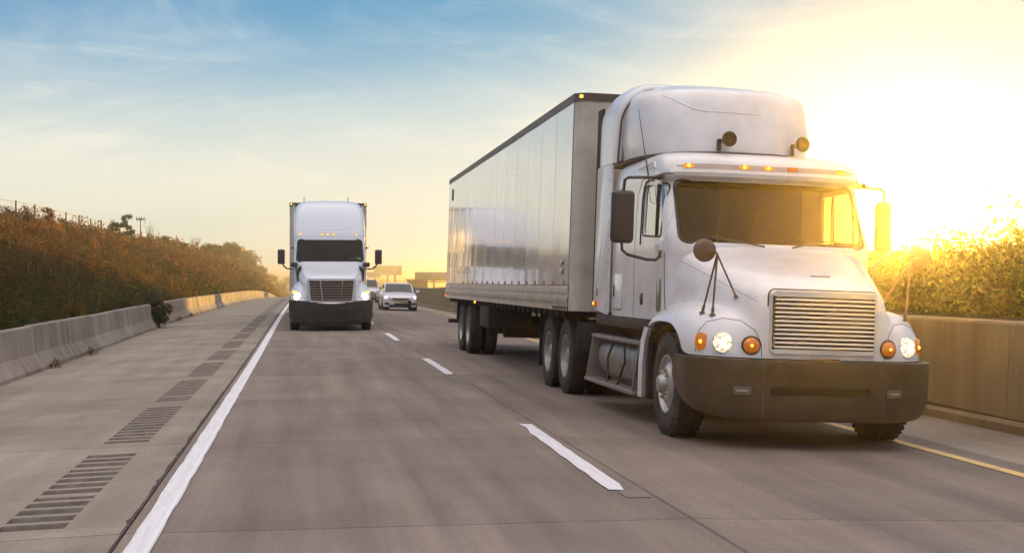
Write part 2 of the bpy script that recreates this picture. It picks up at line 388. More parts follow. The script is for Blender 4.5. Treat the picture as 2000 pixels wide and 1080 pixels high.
# ------------------------------------------------------------------ the setting
def sstep(a, b, x):
    t = max(0.0, min(1.0, (x - a) / (b - a))); return t * t * (3 - 2 * t)
def zc(y):
    z = .08 * sstep(22, 62, y) - .06 * sstep(62, 110, y)
    if y > 100: z -= 7.4e-5 * (min(y, 330) - 100) ** 2
    if y > 330: z -= .034 * (min(y, 450) - 330) - 0 if y < 450 else .034 * 120
    return z
def zr(x, y):
    return zc(y) + (.035 * (x + 1.06) if x < -1.06 else (-.035 * (x - 2.42) if x > 2.42 else 0.0))
def bl(y): return -4.44 - .0092 * min(y, 55)           # road-side foot of the left barrier
def wr(y): return 7.80 + .0022 * min(y, 100)          # road-side foot of the median wall
X_L, X_1, X_2 = -1.06, 2.44, 6.35
ys = [8.35 + 4.57 * k for k in range(-2, 12)]
road = empty('road'); tag(road, 'worn concrete motorway lanes with joints', kind='structure')
g = .0065
def slab(x0, x1, y0, y1, m, nx=1):
    """one cast slab: top face slightly chamfered, 45 mm of side"""
    b = B(); c = .008; rows = []
    if callable(x0): fx0 = x0
    else: fx0 = lambda y: x0
    if callable(x1): fx1 = x1
    else: fx1 = lambda y: x1
    def ring(i, dz):
        A, Z = y0 + g + i, y1 - g - i
        pts = [(fx0(A) + g + i, A), (fx1(A) - g - i, A), (fx1(Z) - g - i, Z), (fx0(Z) + g + i, Z)]
        return [(x, y, zr(x, y) + dz) for x, y in pts]
    b.loft([ring(0, -.05), ring(0, -c), ring(c, 0)], True, False, True)
    return b.build('slab', m, road, smooth=False)
RX0, RX1 = -1.86, -1.45
def groove_slab(y0, y1):
    """shoulder slab with cast corrugations sunk into it"""
    b = B()
    def quad(xa, xb, ya, yb):
        n = 1
        v = b.verts([(xa, ya, zr(xa, ya)), (xb, ya, zr(xb, ya)), (xb, yb, zr(xb, yb)), (xa, yb, zr(xa, yb))]); b.face(v)
    A, Z = y0 + g, y1 - g; a, z = y0 + .32, y1 - .45
    L0, L1 = bl(A), bl(Z)
    v = b.verts([(L0, A, zr(L0, A)), (RX0, A, zr(RX0, A)), (RX0, Z, zr(RX0, Z)), (L1, Z, zr(L1, Z))]); b.face(v)
    quad(RX1, X_L - .012, A, Z); quad(RX0, RX1, A, a); quad(RX0, RX1, z, Z)
    n = 13; per = (z - a) / n; sub = 10 if y0 < 30 else 6; prev = None
    rr = random.Random(int(y0 * 10)); dep = .036
    prof = []
    for k in range(n):
        d = dep * rr.uniform(.8, 1.15)
        for i in range(sub):
            t = i / sub; prof.append((a + (k + t) * per, -d * math.sin(PI * min(1, t / .62)) ** .7 if t < .62 else 0.0))
    prof.append((z, 0.0))
    Lc = b.verts([(RX0, y, zr(RX0, y) + d) for y, d in prof]); Rc = b.verts([(RX1, y, zr(RX1, y) + d) for y, d in prof])
    Lt = b.verts([(RX0, y, zr(RX0, y)) for y, d in prof]); Rt = b.verts([(RX1, y, zr(RX1, y)) for y, d in prof])
    for i in range(len(prof) - 1):
        f = b.face((Lc[i], Rc[i], Rc[i + 1], Lc[i + 1]))
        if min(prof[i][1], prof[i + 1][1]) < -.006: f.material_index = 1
        if prof[i][1] or prof[i + 1][1]:
            b.face((Lt[i], Lc[i], Lc[i + 1], Lt[i + 1])); b.face((Rc[i], Rt[i], Rt[i + 1], Rc[i + 1]))
    for yy, s in ((A, 1), (Z, -1)):   # joint faces
        v = b.verts([(bl(yy), yy, zr(bl(yy), yy)), (X_L - .012, yy, zr(X_L, yy)), (X_L - .012, yy, zr(X_L, yy) - .05), (bl(yy), yy, zr(bl(yy), yy) - .05)]); b.face(v)
    o = b.build('slab', M['shoulder'], road, smooth=False); o.data.materials.append(M['groove_dark']); return o
for y0, y1 in zip(ys, ys[1:]):
    if y0 > 1.0 or True:
        groove_slab(y0, y1)
        slab(X_L, X_1, y0, y1, M['lane']); slab(X_1, X_2, y0, y1, M['lane']); slab(X_2, wr, y0, y1, M['shoulder'])
yfar = ys[-1]
def sheet(name, x0, x1, ya, yb, m, parent, dz=0.0, step=6.0, kind=None):
    b = B(); n = max(1, int((yb - ya) / step)); f0 = x0 if callable(x0) else (lambda y: x0); f1 = x1 if callable(x1) else (lambda y: x1)
    yy = [ya + (yb - ya) * i / n for i in range(n + 1)]
    b.loft([[(x, y, zr(x, y) + dz) for x in (f0(y), f1(y))] for y in yy], closed=False)
    o = b.build(name, m, parent, smooth=False)
    if kind: o['kind'] = kind
    return o
sheet('far_shoulder', bl, X_L - .01, yfar, 450, M['shoulder'], road); sheet('far_lane', X_L + .01, X_1 - .01, yfar, 450, M['lane'], road)
sheet('far_lane', X_1 + .01, X_2 - .01, yfar, 450, M['lane'], road); sheet('far_shoulder', X_2 + .01, wr, yfar, 450, M['shoulder'], road)
# far corrugations: flat darker sheets laid on the distant shoulder
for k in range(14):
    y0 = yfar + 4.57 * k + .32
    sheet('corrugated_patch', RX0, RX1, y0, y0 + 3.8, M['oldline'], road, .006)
b = B()
for xa, xb in ((bl, -2.0), (-2.0, X_L), (X_L, X_1), (X_1, 5.0), (5.0, wr)):
    fa = xa if callable(xa) else (lambda y, q=xa: q); fb = xb if callable(xb) else (lambda y, q=xb: q)
    b.loft([[(x, y, zr(x, y) - .032) for x in (fa(y), fb(y))] for y in [-2 + 2 * i for i in range(40)]], closed=False)
b.build('joint_filler', M['subbase'], road, smooth=False)
# ragged open joint beside the white edge line
rr = random.Random(3); b = B(); left = []; right = []
y = -.5
while y < 60:
    w = rr.uniform(.003, .014) if rr.random() < .85 else rr.uniform(.012, .022); o_ = rr.uniform(-.012, .008)
    left.append((X_L - .006 + o_ - w, y)); right.append((X_L + .006 + o_ * .3 + w * .2, y)); y += rr.uniform(.05, .22) * (1 + y / 30)
b.loft([[(l[0], l[1], zr(l[0], l[1]) + .004), (r_[0], r_[1], zr(r_[0], r_[1]) + .004)] for l, r_ in zip(left, right)], closed=False)
b.build('open_joint', M['crack'], road, smooth=False)
marks = empty('road_markings'); tag(marks, 'painted lane lines on the concrete', kind='structure')
rr = random.Random(5); rings = []; y = -1.0
while y < 300:
    j = .006 * (1 if y < 40 else .3)
    a_, b_ = -.985 + rr.uniform(-j, j), -.835 + rr.uniform(-j, j); rings.append([(a_, y, zr(a_, y) + .008), (b_, y, zr(b_, y) + .008)]); y += .35 if y < 40 else 5
B().loft(rings, closed=False).build('edge_line', M['line'], marks, smooth=False)
rings = [[(.0 + x, y, zr(x, y) + .012) for x in (-.872, -.843)] for y in [i * .8 for i in range(40)]]
B().loft(rings, closed=False).build('repainted_edge', mat('fresh_line_paint', (.86, .84, .86), .55, var=.05, vscale=10, coord='World'), marks, smooth=False)
def yx(y): return 5.95 + 1.0 * sstep(18, 72, y)
B().loft([[(yx(y) - .06, y, zr(yx(y), y) + .008), (yx(y) + .06, y, zr(yx(y), y) + .008)] for y in [i * 2.0 for i in range(90)]], closed=False).build('edge_line', M['yline'], marks, smooth=False)
for k in range(7):
    y0, y1 = 9.55 + 12.3 * k, 14.05 + 12.3 * k; rr = random.Random(k + 11)
    pl, pr = [], []
    n = 16
    for i in range(n + 1):
        t = i / n; yy = y0 + (y1 - y0) * t
        x = 2.235 + .115 * max(0, min(1, (yy - 9.4) / 8))
        pl.append((x - .075 + (rr.uniform(-.004, .010) if i % 3 else .012) + (.028 if i >= n - 2 and k == 0 else 0), yy)); pr.append((x + .072 + rr.uniform(-.008, .004) - (.03 if i == 0 else 0), yy))
    pl[-1] = (pl[-1][0] - .02, y1 + .06); pr[0] = (pr[0][0], y0 - .03)
    B().loft([[(p[0], p[1], zr(*p) + .008), (q[0], q[1], zr(*q) + .008)] for p, q in zip(pl, pr)], closed=False).build('lane_dash', M['line'], marks, smooth=False)
    if k < 3: sheet('ground_off_dash', x - .08, x + .10, y0 - (2.0 if k else .35), y0 - (.15 if k else .02), M['oldline'], marks, .004)

# ground: one sheet out to the horizon, with the cut slope on the left and the raised verge on the right
CR = [(-20, 3.6), (0, 3.7), (30, 3.7), (52, 3.75), (65, 4.1), (93, 4.3), (140, 4.6), (200, 4.9), (260, 4.5), (330, 2.6), (420, -1.5), (520, -5.5), (5000, -7)]
def lerp(t, x):
    for (a, u), (b_, v) in zip(t, t[1:]):
        if x <= b_: return u + (v - u) * max(0, (x - a)) / (b_ - a)
    return t[-1][1]
def base(y): return zc(y) if y < 450 else max(-8.5, zc(450))
def nz(x, y): return math.sin(x * .9 + y * .31) * .5 + math.sin(y * .23 + 1.3) * .6 + math.sin(x * .37 - y * .11 + 2) * .5
def terrain(x, y):
    far = base(y)
    if x < bl(y) - .3:
        top = lerp(CR, y); d = (bl(y) - .35 - x); z0 = zr(bl(y), min(y, 450)) + .42
        t = max(0.0, min(1, d / 7.3)); s_ = (t ** .85) * (1 - .10 * t)
        z = z0 + (top - z0) * min(1, s_ / .9) + .16 * nz(x, y) * math.sin(PI * min(1, t))
        if t >= 1: z = top - .02 * min(d - 7.3, 60)
        return z
    if x > wr(y) + .2:
        t = sstep(100, 230, y); hi = .98 + .10 * nz(x, y) * sstep(9, 12, x)
        return hi * (1 - t) + (far - .2) * t
    return zr(x, y) - .35 if y < 450 else far
def gaxis():
    xs = [-1500, -900, -300, -120, -60, -35, -25, -19, -16, -14, -13, -12.4, -11.8, -11.2, -10.4, -9.6, -8.8, -8, -7.2, -6.4, -5.8, -5.35, -5.0, -4.7, -1, 3, 7.7, 8.1, 8.5, 10, 12, 15, 20, 30, 60, 120, 300, 900, 1500]
    yy = [-60, -20, -5] + [2.5 * i for i in range(0, 41)] + [100 + 10 * i for i in range(1, 40)] + [520, 600, 800, 1200, 1800, 2600]
    return xs, yy
xs, yy = gaxis(); b = B()
b.loft([[(x, y, terrain(x, y)) for x in xs] for y in yy], closed=False)
gr = b.build('ground', M['soil'], smooth=True, angle=80); tag(gr, kind='structure')
# low hills at the horizon
b = B(); rows = []
for k, (yb, hh) in enumerate(((1500, 0), (1750, 1), (2050, 1), (2400, 0))):
    rows.append([(x, yb, -9 + hh * (14 + 2.5 * math.sin(x * .0031 + k) + 1.6 * math.sin(x * .0083 + 2) + .7 * math.sin(x * .031))) for x in range(-1440, 1441, 60)])
b.loft(rows, closed=False); h = b.build('hills', M['farground'], angle=80); tag(h, kind='structure')

# left barrier: precast segments
jb = empty('concrete_barrier', (0, 0, 0), label='long pale precast concrete barrier along the foot of the shrub covered slope', cat='barrier')
JP = [(0, -.03), (0, .07), (-.15, .32), (-.205, .79), (-.22, .81), (-.38, .81), (-.395, .79), (-.45, .32), (-.6, .07), (-.6, -.03)]
def seg(y0, L_, rr):
    b = B(); dx, dz = rr.uniform(-.012, .012), rr.uniform(-.008, .008); e = .018
    def ring(y, s_):
        return [(bl(y) + dx + (-.3 + (u + .3) * s_), y, zr(bl(y), y) + dz + (v if v < .05 else v - (1 - s_) * .25)) for u, v in JP]
    b.loft([ring(y0 + .012, .95), ring(y0 + .03, 1.0), ring(y0 + L_ / 2, 1.0), ring(y0 + L_ - .03, 1.0), ring(y0 + L_ - .012, .95)], True, True, True)
    return b.build('segment', M['barrier'], jb, smooth=False)
rr = random.Random(4); y = 22.4 - 3.6 * 6
while y < 330:
    Ls = 3.6 if y < 150 else 7.2; seg(y, Ls, rr); y += Ls
# median wall on the right: plain cast wall with a flat top
mw = empty('median_wall', (0, 0, 0), label='tall plain concrete wall with a flat top beyond the yellow line', cat='wall')
MP = [(-.08, -.05), (-.08, .10), (.0, .14), (.06, 1.20), (.08, 1.23), (.42, 1.23), (.44, 1.20), (.44, -.05)]
y = -4.0
while y < 330:
    Ls = 6.1 if y < 150 else 12.2
    b = B(); rings = []
    for q, s_ in ((y + .008, 1), (y + Ls - .008, 1)):
        rings.append([(wr(q) + u, q, zr(wr(q), q) + v) for u, v in MP])
    b.loft(rings, True, True, True); b.build('wall_section', M['wall'], mw, smooth=False); y += Ls

# ------------------------------------------------------------------ vegetation
rng_ = np.random.default_rng(12)
def tri_mesh(name, T, col, mat_, parent=None, loc=(0, 0, 0)):
    """T: (n,3,3) triangle corners, col: (n,3)"""
    n = len(T); me = bpy.data.meshes.new(name)
    me.vertices.add(n * 3); me.vertices.foreach_set('co', T.astype(np.float32).ravel())
    me.loops.add(n * 3); me.loops.foreach_set('vertex_index', np.arange(n * 3, dtype=np.int32))
    me.polygons.add(n); me.polygons.foreach_set('loop_start', np.arange(0, n * 3, 3, dtype=np.int32)); me.polygons.foreach_set('loop_total', np.full(n, 3, dtype=np.int32))
    ca = me.color_attributes.new('Col', 'FLOAT_COLOR', 'CORNER'); c4 = np.ones((n, 3, 4), dtype=np.float32); c4[:, :, :3] = col[:, None, :]
    ca.data.foreach_set('color', c4.ravel()); me.update(); me.validate()
    return link(name, me, mat_, parent, loc)
def leaves(P, size, up=.3, slim=.42, drop=0.0):
    """one bent leaf (two triangles) at each point of P (n,3)"""
    n = len(P); d = rng_.normal(size=(n, 3)); d[:, 2] = d[:, 2] * .7 + up; d /= np.linalg.norm(d, axis=1)[:, None]
    q = rng_.normal(size=(n, 3)); s = np.cross(d, q); s /= np.linalg.norm(s, axis=1)[:, None] + 1e-9
    L_ = (size * rng_.uniform(.6, 1.4, n))[:, None]; w = L_ * slim * rng_.uniform(.7, 1.3, n)[:, None]
    a, c_ = P, P + d * L_; m1, m2 = P + d * L_ * .5 + s * w * .5, P + d * L_ * .5 - s * w * .5
    m1 = m1 + np.array([0, 0, -1]) * L_ * .08
    return np.concatenate([np.stack([a, m1, c_], 1), np.stack([a, c_, m2], 1)]), n
PAL = {  # colours of leaves and dry stems; gold doubles as sunlight on the crest
 'olive': (.070, .080, .024), 'green': (.050, .085, .022), 'rust': (.118, .072, .022), 'straw': (.165, .115, .042), 'brown': (.080, .054, .026), 'dark': (.042, .046, .020), 'gold': (.19, .115, .025)}
def colors(names, n, v=.25):
    base = np.array([PAL[k] for k in names])[rng_.integers(0, len(names), n)]
    return base * rng_.uniform(1 - v, 1 + v, (n, 1)) * rng_.uniform(.9, 1.1, (n, 3))
def clump_points(n, rx, ry, rz):
    v = rng_.normal(size=(n, 3)); v /= np.linalg.norm(v, axis=1)[:, None]; r = rng_.uniform(.35, 1.0, n) ** .6
    lump = 1 + .25 * np.sin(v[:, 0] * 5 + v[:, 2] * 4) + .2 * np.sin(v[:, 1] * 7 + 1)
    return v * (r * lump)[:, None] * np.array([rx, ry, rz])
# the slope's undergrowth: hundreds of low clumps merged into one mass
Ts, Cs = [], []
def slope_z(x, y): return terrain(x, y)
def undergrowth(y0, y1, dens, nleaf, size, rad):
    area_w = 9.2; N_ = int((y1 - y0) * area_w * dens)
    for i in range(N_):
        y = rng_.uniform(y0, y1); d = rng_.uniform(-.05, 1) * 8.6; x = bl(y) - .55 - max(-.1, d)
        z = slope_z(x, y); r = rad * rng_.uniform(.5, 1.2) * (1.55 if rng_.random() < .22 else 1)
        patch = math.sin(x * .8 + y * .17) + math.sin(y * .33 - x * .4 + 1.0) + rng_.normal() * .5
        top = d / 8.6
        if d < 1.2 and rng_.random() < .55: names = ['green', 'olive', 'olive']
        elif patch > .9: names = ['rust', 'brown', 'gold', 'olive']
        elif patch > -.2: names = ['brown', 'olive', 'olive', 'rust']
        elif patch > -1.1: names = ['olive', 'dark', 'green']
        else: names = ['straw', 'gold', 'olive']
        if top > .72 and rng_.random() < .6: names = ['gold', 'olive', 'gold', 'straw']  # crest clumps turned gold: low sunlight put into the leaf colour
        h = r * rng_.uniform(.5, 1.0) * (1.15 if top < .8 else .9)
        P = clump_points(nleaf, r, r, h); P[:, 2] = np.abs(P[:, 2]) * .95
        P += np.array([x, y, z - .05])
        P[:, 0] = np.where(P[:, 0] > bl(y) - .46, bl(y) - .5 - .3 * rng_.random(nleaf), P[:, 0]); k_ = P[:, 0] > bl(y) - 1.0; P[k_, 2] = np.maximum(P[k_, 2], z - .1)
        T, n = leaves(P, size, up=.25, slim=.40); c = colors(names, n, .3) * rng_.uniform(.36, 1.0)
        Ts.append(T); Cs.append(np.concatenate([c, c]))
        if rng_.random() < (.08 if top < .7 else .18):       # a spray of upright dry stems
            k = max(6, nleaf // 9); bx = np.array([x, y, z]) + rng_.normal(size=(k, 3)) * np.array([r * .5, r * .5, 0])
            bx[:, 0] = np.minimum(bx[:, 0], bl(y) - .45)
            hh = rng_.uniform(.5, 1.1, k) * (h + .06); lean = rng_.normal(size=(k, 2)) * .16
            tip = bx + np.stack([lean[:, 0] * hh, lean[:, 1] * hh, hh], 1); w = size * .16
            T2 = np.stack([bx - [w, 0, 0], bx + [w, 0, 0], tip], 1)
            plume = np.repeat(tip, 5, 0) - np.abs(rng_.normal(size=(k * 5, 1))) * np.repeat((tip - bx), 5, 0) * .16
            T3, n3 = leaves(plume, size * .8, up=.8, slim=.3)
            cs = colors(['straw', 'rust', 'brown'], k + 0, .2); c3 = np.repeat(cs, 5, 0)
            Ts.append(T2); Cs.append(cs); Ts.append(T3); Cs.append(np.concatenate([c3, c3]))
undergrowth(13, 40, 3.4, 290, .068, .50)
undergrowth(40, 75, 2.4, 150, .10, .58)
undergrowth(75, 140, 1.1, 80, .20, .80)
undergrowth(140, 340, .35, 60, .40, 1.3)
T = np.concatenate(Ts); Cc = np.concatenate(Cs); print('undergrowth tris', len(T))
u = tri_mesh('undergrowth', T, Cc, M['leaf']); tag(u, 'brown and olive weeds and low bushes covering the cut slope', 'undergrowth', kind='stuff')

def bush(loc, rx, ry, h, names, size, n, label, cat='bush', name='bush', group=None, stems=5, m='tleaf', lumps=9, open_=.0):
    t = empty(name, loc, label=label, cat=cat, group=group); b = B(); tips = []
    for k in range(stems):
        a = 2 * PI * k / stems + rng_.uniform(-.4, .4); e = Vector((math.cos(a) * rx * .55, math.sin(a) * ry * .55, h * rng_.uniform(.55, .9)))
        b.tube([(0, 0, -.2), tuple(e * .45 + Vector((0, 0, h * .1))), tuple(e)], [.035 * h / 2, .022 * h / 2, .008], 5); tips.append(e)
    b.build('stem', M['bark'], t)
    P = []
    for k in range(lumps):
        a = rng_.uniform(0, 2 * PI); q = math.sqrt(rng_.random()); zz = rng_.uniform(.25, .86)
        sh = math.sqrt(max(.08, 1 - ((zz - .42) / .58) ** 2)) if zz > .42 else .95
        c_ = np.array([math.cos(a) * q * rx * .78 * sh, math.sin(a) * q * ry * .78 * sh, zz * h]); r = (rx + ry) / 2 * rng_.uniform(.24, .44)
        P.append(clump_points(n // lumps, r, r, r * .8) + c_)
    P = np.concatenate(P); P = P[P[:, 2] > 0]
    T, k = leaves(P, size, up=.15, slim=.5); c = colors(names, k, .28)
    tri_mesh('foliage', T, np.concatenate([c, c]), M[m], t); return t
def tree(loc, h, cr, names, size, n, label, cat='tree', name='tree', group=None, trunk_h=.35, lean=(0, 0), rz=None, lumps=14):
    t = empty(name, loc, label=label, cat=cat, group=group); b = B(); rz = rz or h * (1 - trunk_h) * .55
    top = Vector((lean[0], lean[1], h * .86)); mid = Vector((lean[0] * .4, lean[1] * .4, h * trunk_h))
    b.tube([(0, 0, -.3), tuple(mid), tuple(mid.lerp(top, .5)), tuple(top)], [h * .028, h * .020, h * .012, h * .004], 7)
    P = []; cz = h * trunk_h + rz * .95
    for k in range(lumps):
        a = rng_.uniform(0, 2 * PI); v = rng_.uniform(-.8, .95); q = math.sqrt(max(0, 1 - v * v)) * rng_.uniform(.45, .95)
        e = np.array([lean[0] * .7 + math.cos(a) * q * cr, lean[1] * .7 + math.sin(a) * q * cr, min(h * .97, cz + v * rz)])
        s = mid.lerp(top, max(0, min(.9, (e[2] - h * trunk_h) / h * .8)))
        b.tube([tuple(s), tuple(s.lerp(Vector(e), .55) + Vector((0, 0, -.04 * h))), tuple(e)], [h * .010, h * .006, h * .002], 5)
        r = cr * rng_.uniform(.26, .46); P.append(clump_points(n // lumps, r, r, r * .75) + e)
    b.build('trunk', M['bark'], t); P = np.concatenate(P)
    T, k = leaves(P, size, up=.1, slim=.5); c = colors(names, k, .28)
    tri_mesh('crown', T, np.concatenate([c, c]), M['tleaf'], t); return t
def gz(x, y): return terrain(x, y)
def at_crest(px, X):      # a spot on the crest line seen in pixel column px
    y = X / ((px - 592) / 2653.0); return (X, y, gz(X, y) - .1)
def bare_shrub(loc, h, label, n=9, spread=.35):
    t = empty('bare_shrub', loc, label=label, cat='shrub'); b = B()
    for k in range(n):
        a = rng_.uniform(0, 2 * PI); l = rng_.uniform(.55, 1) * h; e = Vector((math.cos(a) * spread * l, math.sin(a) * spread * l, l))
        m_ = e * .5 + Vector((rng_.normal() * .04 * h, rng_.normal() * .04 * h, 0)); b.tube([(0, 0, -.1), tuple(m_), tuple(e)], [.022 * h / 2, .014 * h / 2, .006], 5)
        for j in range(3):
            s = m_.lerp(e, j / 3); d = Vector((rng_.normal(), rng_.normal(), 1.1)).normalized() * l * .28; b.tube([tuple(s), tuple(s + d)], [.010 * h / 2, .004], 4)
    b.build('branches', M['bark'], t); return t

# crest plants, from the left edge of the photograph to the right
bare_shrub(at_crest(10, -12.2), 1.5, 'thin bare shrub poking up from the highest part of the slope', 7, .18)
bush(at_crest(62, -12.2), .9, .9, 1.0, ['rust', 'olive', 'brown'], .10, 1500, 'low rusty bush just beyond the first bare shrub on the crest')
bush(at_crest(122, -12.0), .45, .45, 1.35, ['rust', 'brown', 'rust'], .09, 1300, 'narrow reddish upright bush in front of the crest fence', name='shrub')
bush(at_crest(149, -12.0), .40, .40, .95, ['green', 'olive'], .10, 800, 'small pointed green bush against the crest fence', name='shrub')
bush(at_crest(243, -12.4), .7, .7, 1.5, ['green', 'olive', 'dark'], .12, 2200, 'dense green bush on the crest at the end of the fence', name='shrub')
tree(at_crest(267, -12.4), 2.1, .55, ['green', 'olive'], .13, 1500, 'spiky young tree with ragged green branches beside the antenna mast', trunk_h=.25, lean=(-.3, 0), lumps=9)
bush(at_crest(296, -12.3), .8, .8, 1.0, ['green', 'olive', 'gold'], .12, 1600, 'round green bush at the foot of the bare leafless tree')
bare_shrub(at_crest(310, -12.3), 2.6, 'leafless tree with thin branches to the right of the antenna mast', 9, .38)
bush(at_crest(331, -12.2), 1.0, 1.0, 1.3, ['green', 'olive'], .14, 1700, 'pair of leafy sprouts past the leafless tree on the crest')
bush(at_crest(352, -12.2), 1.3, 1.3, 1.1, ['olive', 'gold'], .16, 1700, 'yellowish green bush on the far crest')
bare_shrub(at_crest(388, -12.2), 2.6, 'fan shaped sparse shrub standing alone on the far crest', 16, .30)
for px, h, cr, lab in ((421, 1.9, 1.8, 'first small tree of the far clump at the end of the slope'), (447, 2.9, 2.8, 'round crowned tree in the middle of the far clump at the end of the slope'),
                       (474, 3.4, 3.0, 'lower tree on the falling side of the far clump'), (500, 3.2, 2.8, 'last small tree of the far clump, next to the barrier end')):
    p = at_crest(px, -11.8 if px < 490 else -11.0); tree((p[0], p[1], p[2] - .3), h, cr, ['green', 'olive', 'gold'], .30 + (px - 420) * .004, 3000, lab, trunk_h=.12, lumps=20)
# distant trees beyond the slope's end and behind the cars
far = [(536, 430, 9.5, 5, 'hazy round tree just left of the front of the distant truck'), (524, 380, 8, 4.5, 'hazy tree where the left barrier disappears'), (551, 520, 11, 6, 'pale distant tree touching the distant truck mirror'),
       (722, 560, 8.5, 6, 'hazy tree below the left billboard'), (741, 600, 9, 7, 'hazy tree between the billboard posts'), (760, 520, 7.5, 5.5, 'hazy tree right of the billboard posts above the silver sedan'),
       (790, 560, 8, 7, 'hazy low tree beside the brown shed'), (700, 640, 9.5, 7, 'faint tree behind the pale suv')]
for px, y, h, cr, lab in far:
    x = (px - 592) / 2653 * y; tree((x, y, base(y) - 1.5), h + 2, cr, ['olive', 'green', 'gold'], .55, 1600, lab, name='distant_tree', trunk_h=.12, lumps=16)
# hedge above the median wall, plus unseen trees added to shade the left slope
hd = [(11.2, 17.5, 1.7, 'leftmost'), ]
H = [(10.9, 19.8, 1.45, 1.14), (11.3, 21.6, 1.4, 1.06), (11.6, 23.6, 1.5, .98), (12.0, 26.0, 1.6, 1.12), (12.3, 28.6, 1.6, 1.02), (12.6, 31.4, 1.7, 1.10), (13.0, 34.5, 1.8, 1.2)]
HL = ['tallest bush above the median wall at the right edge of the view', 'bush above the median wall next to the tallest one', 'backlit bush above the median wall right of the low sun', 'low backlit bush directly under the sun', 'backlit bush over the wall between the sun and the white hood',
      'bush above the wall seen past the right mirror of the big truck', 'farthest bush above the wall beside the big truck windscreen']
for (x, y, r, h), lab in zip(H, HL):
    bush((x, y, gz(x, y) - .1), r, r * 1.15, h, ['green', 'olive', 'dark', 'olive'], .085, 12000, lab, cat='bush', group='bushes above the median wall', lumps=34, stems=7)
for k, (x, y) in enumerate(((12.9, 46.0), (13.4, 51), (14.4, 57), (13.4, 62.5), (14.2, 69), (13.4, 76), (14.2, 84), (13.6, 93), (14.5, 24), (15.5, 29.5))):
    hh = (4.1, 4.4, 4.2, 4.3, 4.5, 3.9, 3.5, 3.0, 1.9, 1.8)[k]
    if k < 8: tree((x, y, gz(x, y) - .1), hh, 2.0 if k == 0 else 2.8, ['green', 'olive', 'gold'], .22, 3200, 'leafy roadside tree added unseen behind the median wall to shade the slope', group='added shade trees behind the median wall', trunk_h=.10, lumps=20)
    else: bush((x, y, gz(x, y) - .1), 2.0, 2.0, hh, ['dark', 'olive'], .11, 5000, ('second row bush behind the tallest median bush', 'second row bush behind the low sun')[k - 8], lumps=26)

for k, y in enumerate((48, 54, 60, 66, 73, 80, 88, 97)):  # unseen thickets added to stop sun passing below the tree crowns
    bush((12.3 + (k % 2) * .8, y, gz(12.5, y) - .1), 1.6, 3.4, 2.2 - .07 * k, ['olive', 'green'], .20, 2200, 'broad low thicket added unseen to block sun under the trees behind the median wall', group='added shade thickets under the trees behind the median wall', name='thicket', cat='thicket', lumps=16)
# chain link fence on the crest
fn = empty('chain_link_fence', (-12.6, 0, 0), label='chain link fence with pale posts running along the crest of the slope', cat='fence')
yy = [50 + 4.3 * i for i in range(26)]; tops = []
for y in yy:
    z = gz(-12.6, y); b = B(); b.tube([(0, y, z - .3), (0, y, z + 1.05)], .04, 6); b.build('post', M['post'], fn); tops.append((0, y, z + 1.0))
b = B(); b.tube(tops, .014, 5); b.build('top_rail', M['post'], fn)
b = B()
for (x, y0, z0), (_, y1, z1) in zip(tops, tops[1:]):
    n = 22
    for i in range(n):       # diamond mesh wires
        for s_ in (0, 1):
            t0, t1 = i / n, (i + 5) / n
            if t1 > 1: continue
            ya, yb = y0 + (y1 - y0) * t0, y0 + (y1 - y0) * t1
            za, zb = (z0 - .95, z0) if s_ else (z0, z0 - .95)
            v = b.verts([(0, ya - .006, za), (0, ya + .006, za), (0, yb + .006, zb), (0, yb - .006, zb)]); b.face(v)
w_ = b.build('wire_mesh', M['post'], fn, smooth=False); w_['kind'] = 'stuff'
# antenna mast on the crest
p = at_crest(287, -13.0); b = B(); ms = empty('antenna_mast', p, label='slim mast with a cross of small antennas on the crest', cat='mast')
B().tube([(0, 0, -.3), (0, 0, 2.3)], [.05, .035], 8).build('pole', M['board_post'], ms)
b = B(); b.tube([(-.32, 0, 2.2), (.32, 0, 2.2)], .05, 6)
for k in (-.30, -.1, .1, .30): b.box(k - .035, k + .035, -.04, .04, 2.1, 2.4, .012)
b.build('antenna_head', M['board_post'], ms)

bush((bl(47.5) + .02, 47.5, zr(bl(47.5), 47.5)), .34, .9, 1.15, ['olive', 'brown', 'dark'], .10, 1500, 'dark weedy bush spilling over the barrier where the sunlit stretch begins', name='shrub')
for k, y in enumerate((26.5, 31, 55, 61)):
    bush((bl(y) + .12, y, zr(bl(y), y)), .10, .35, .16, ['olive', 'brown', 'straw'], .04, 160, ('tuft of weeds at the barrier foot nearest the viewer', 'second tuft of weeds at the barrier foot', 'weed tuft just past the bush that spills over the barrier', 'farthest tuft of weeds at the barrier foot')[k], cat='weeds', name='weed_tuft', stems=3, lumps=5)

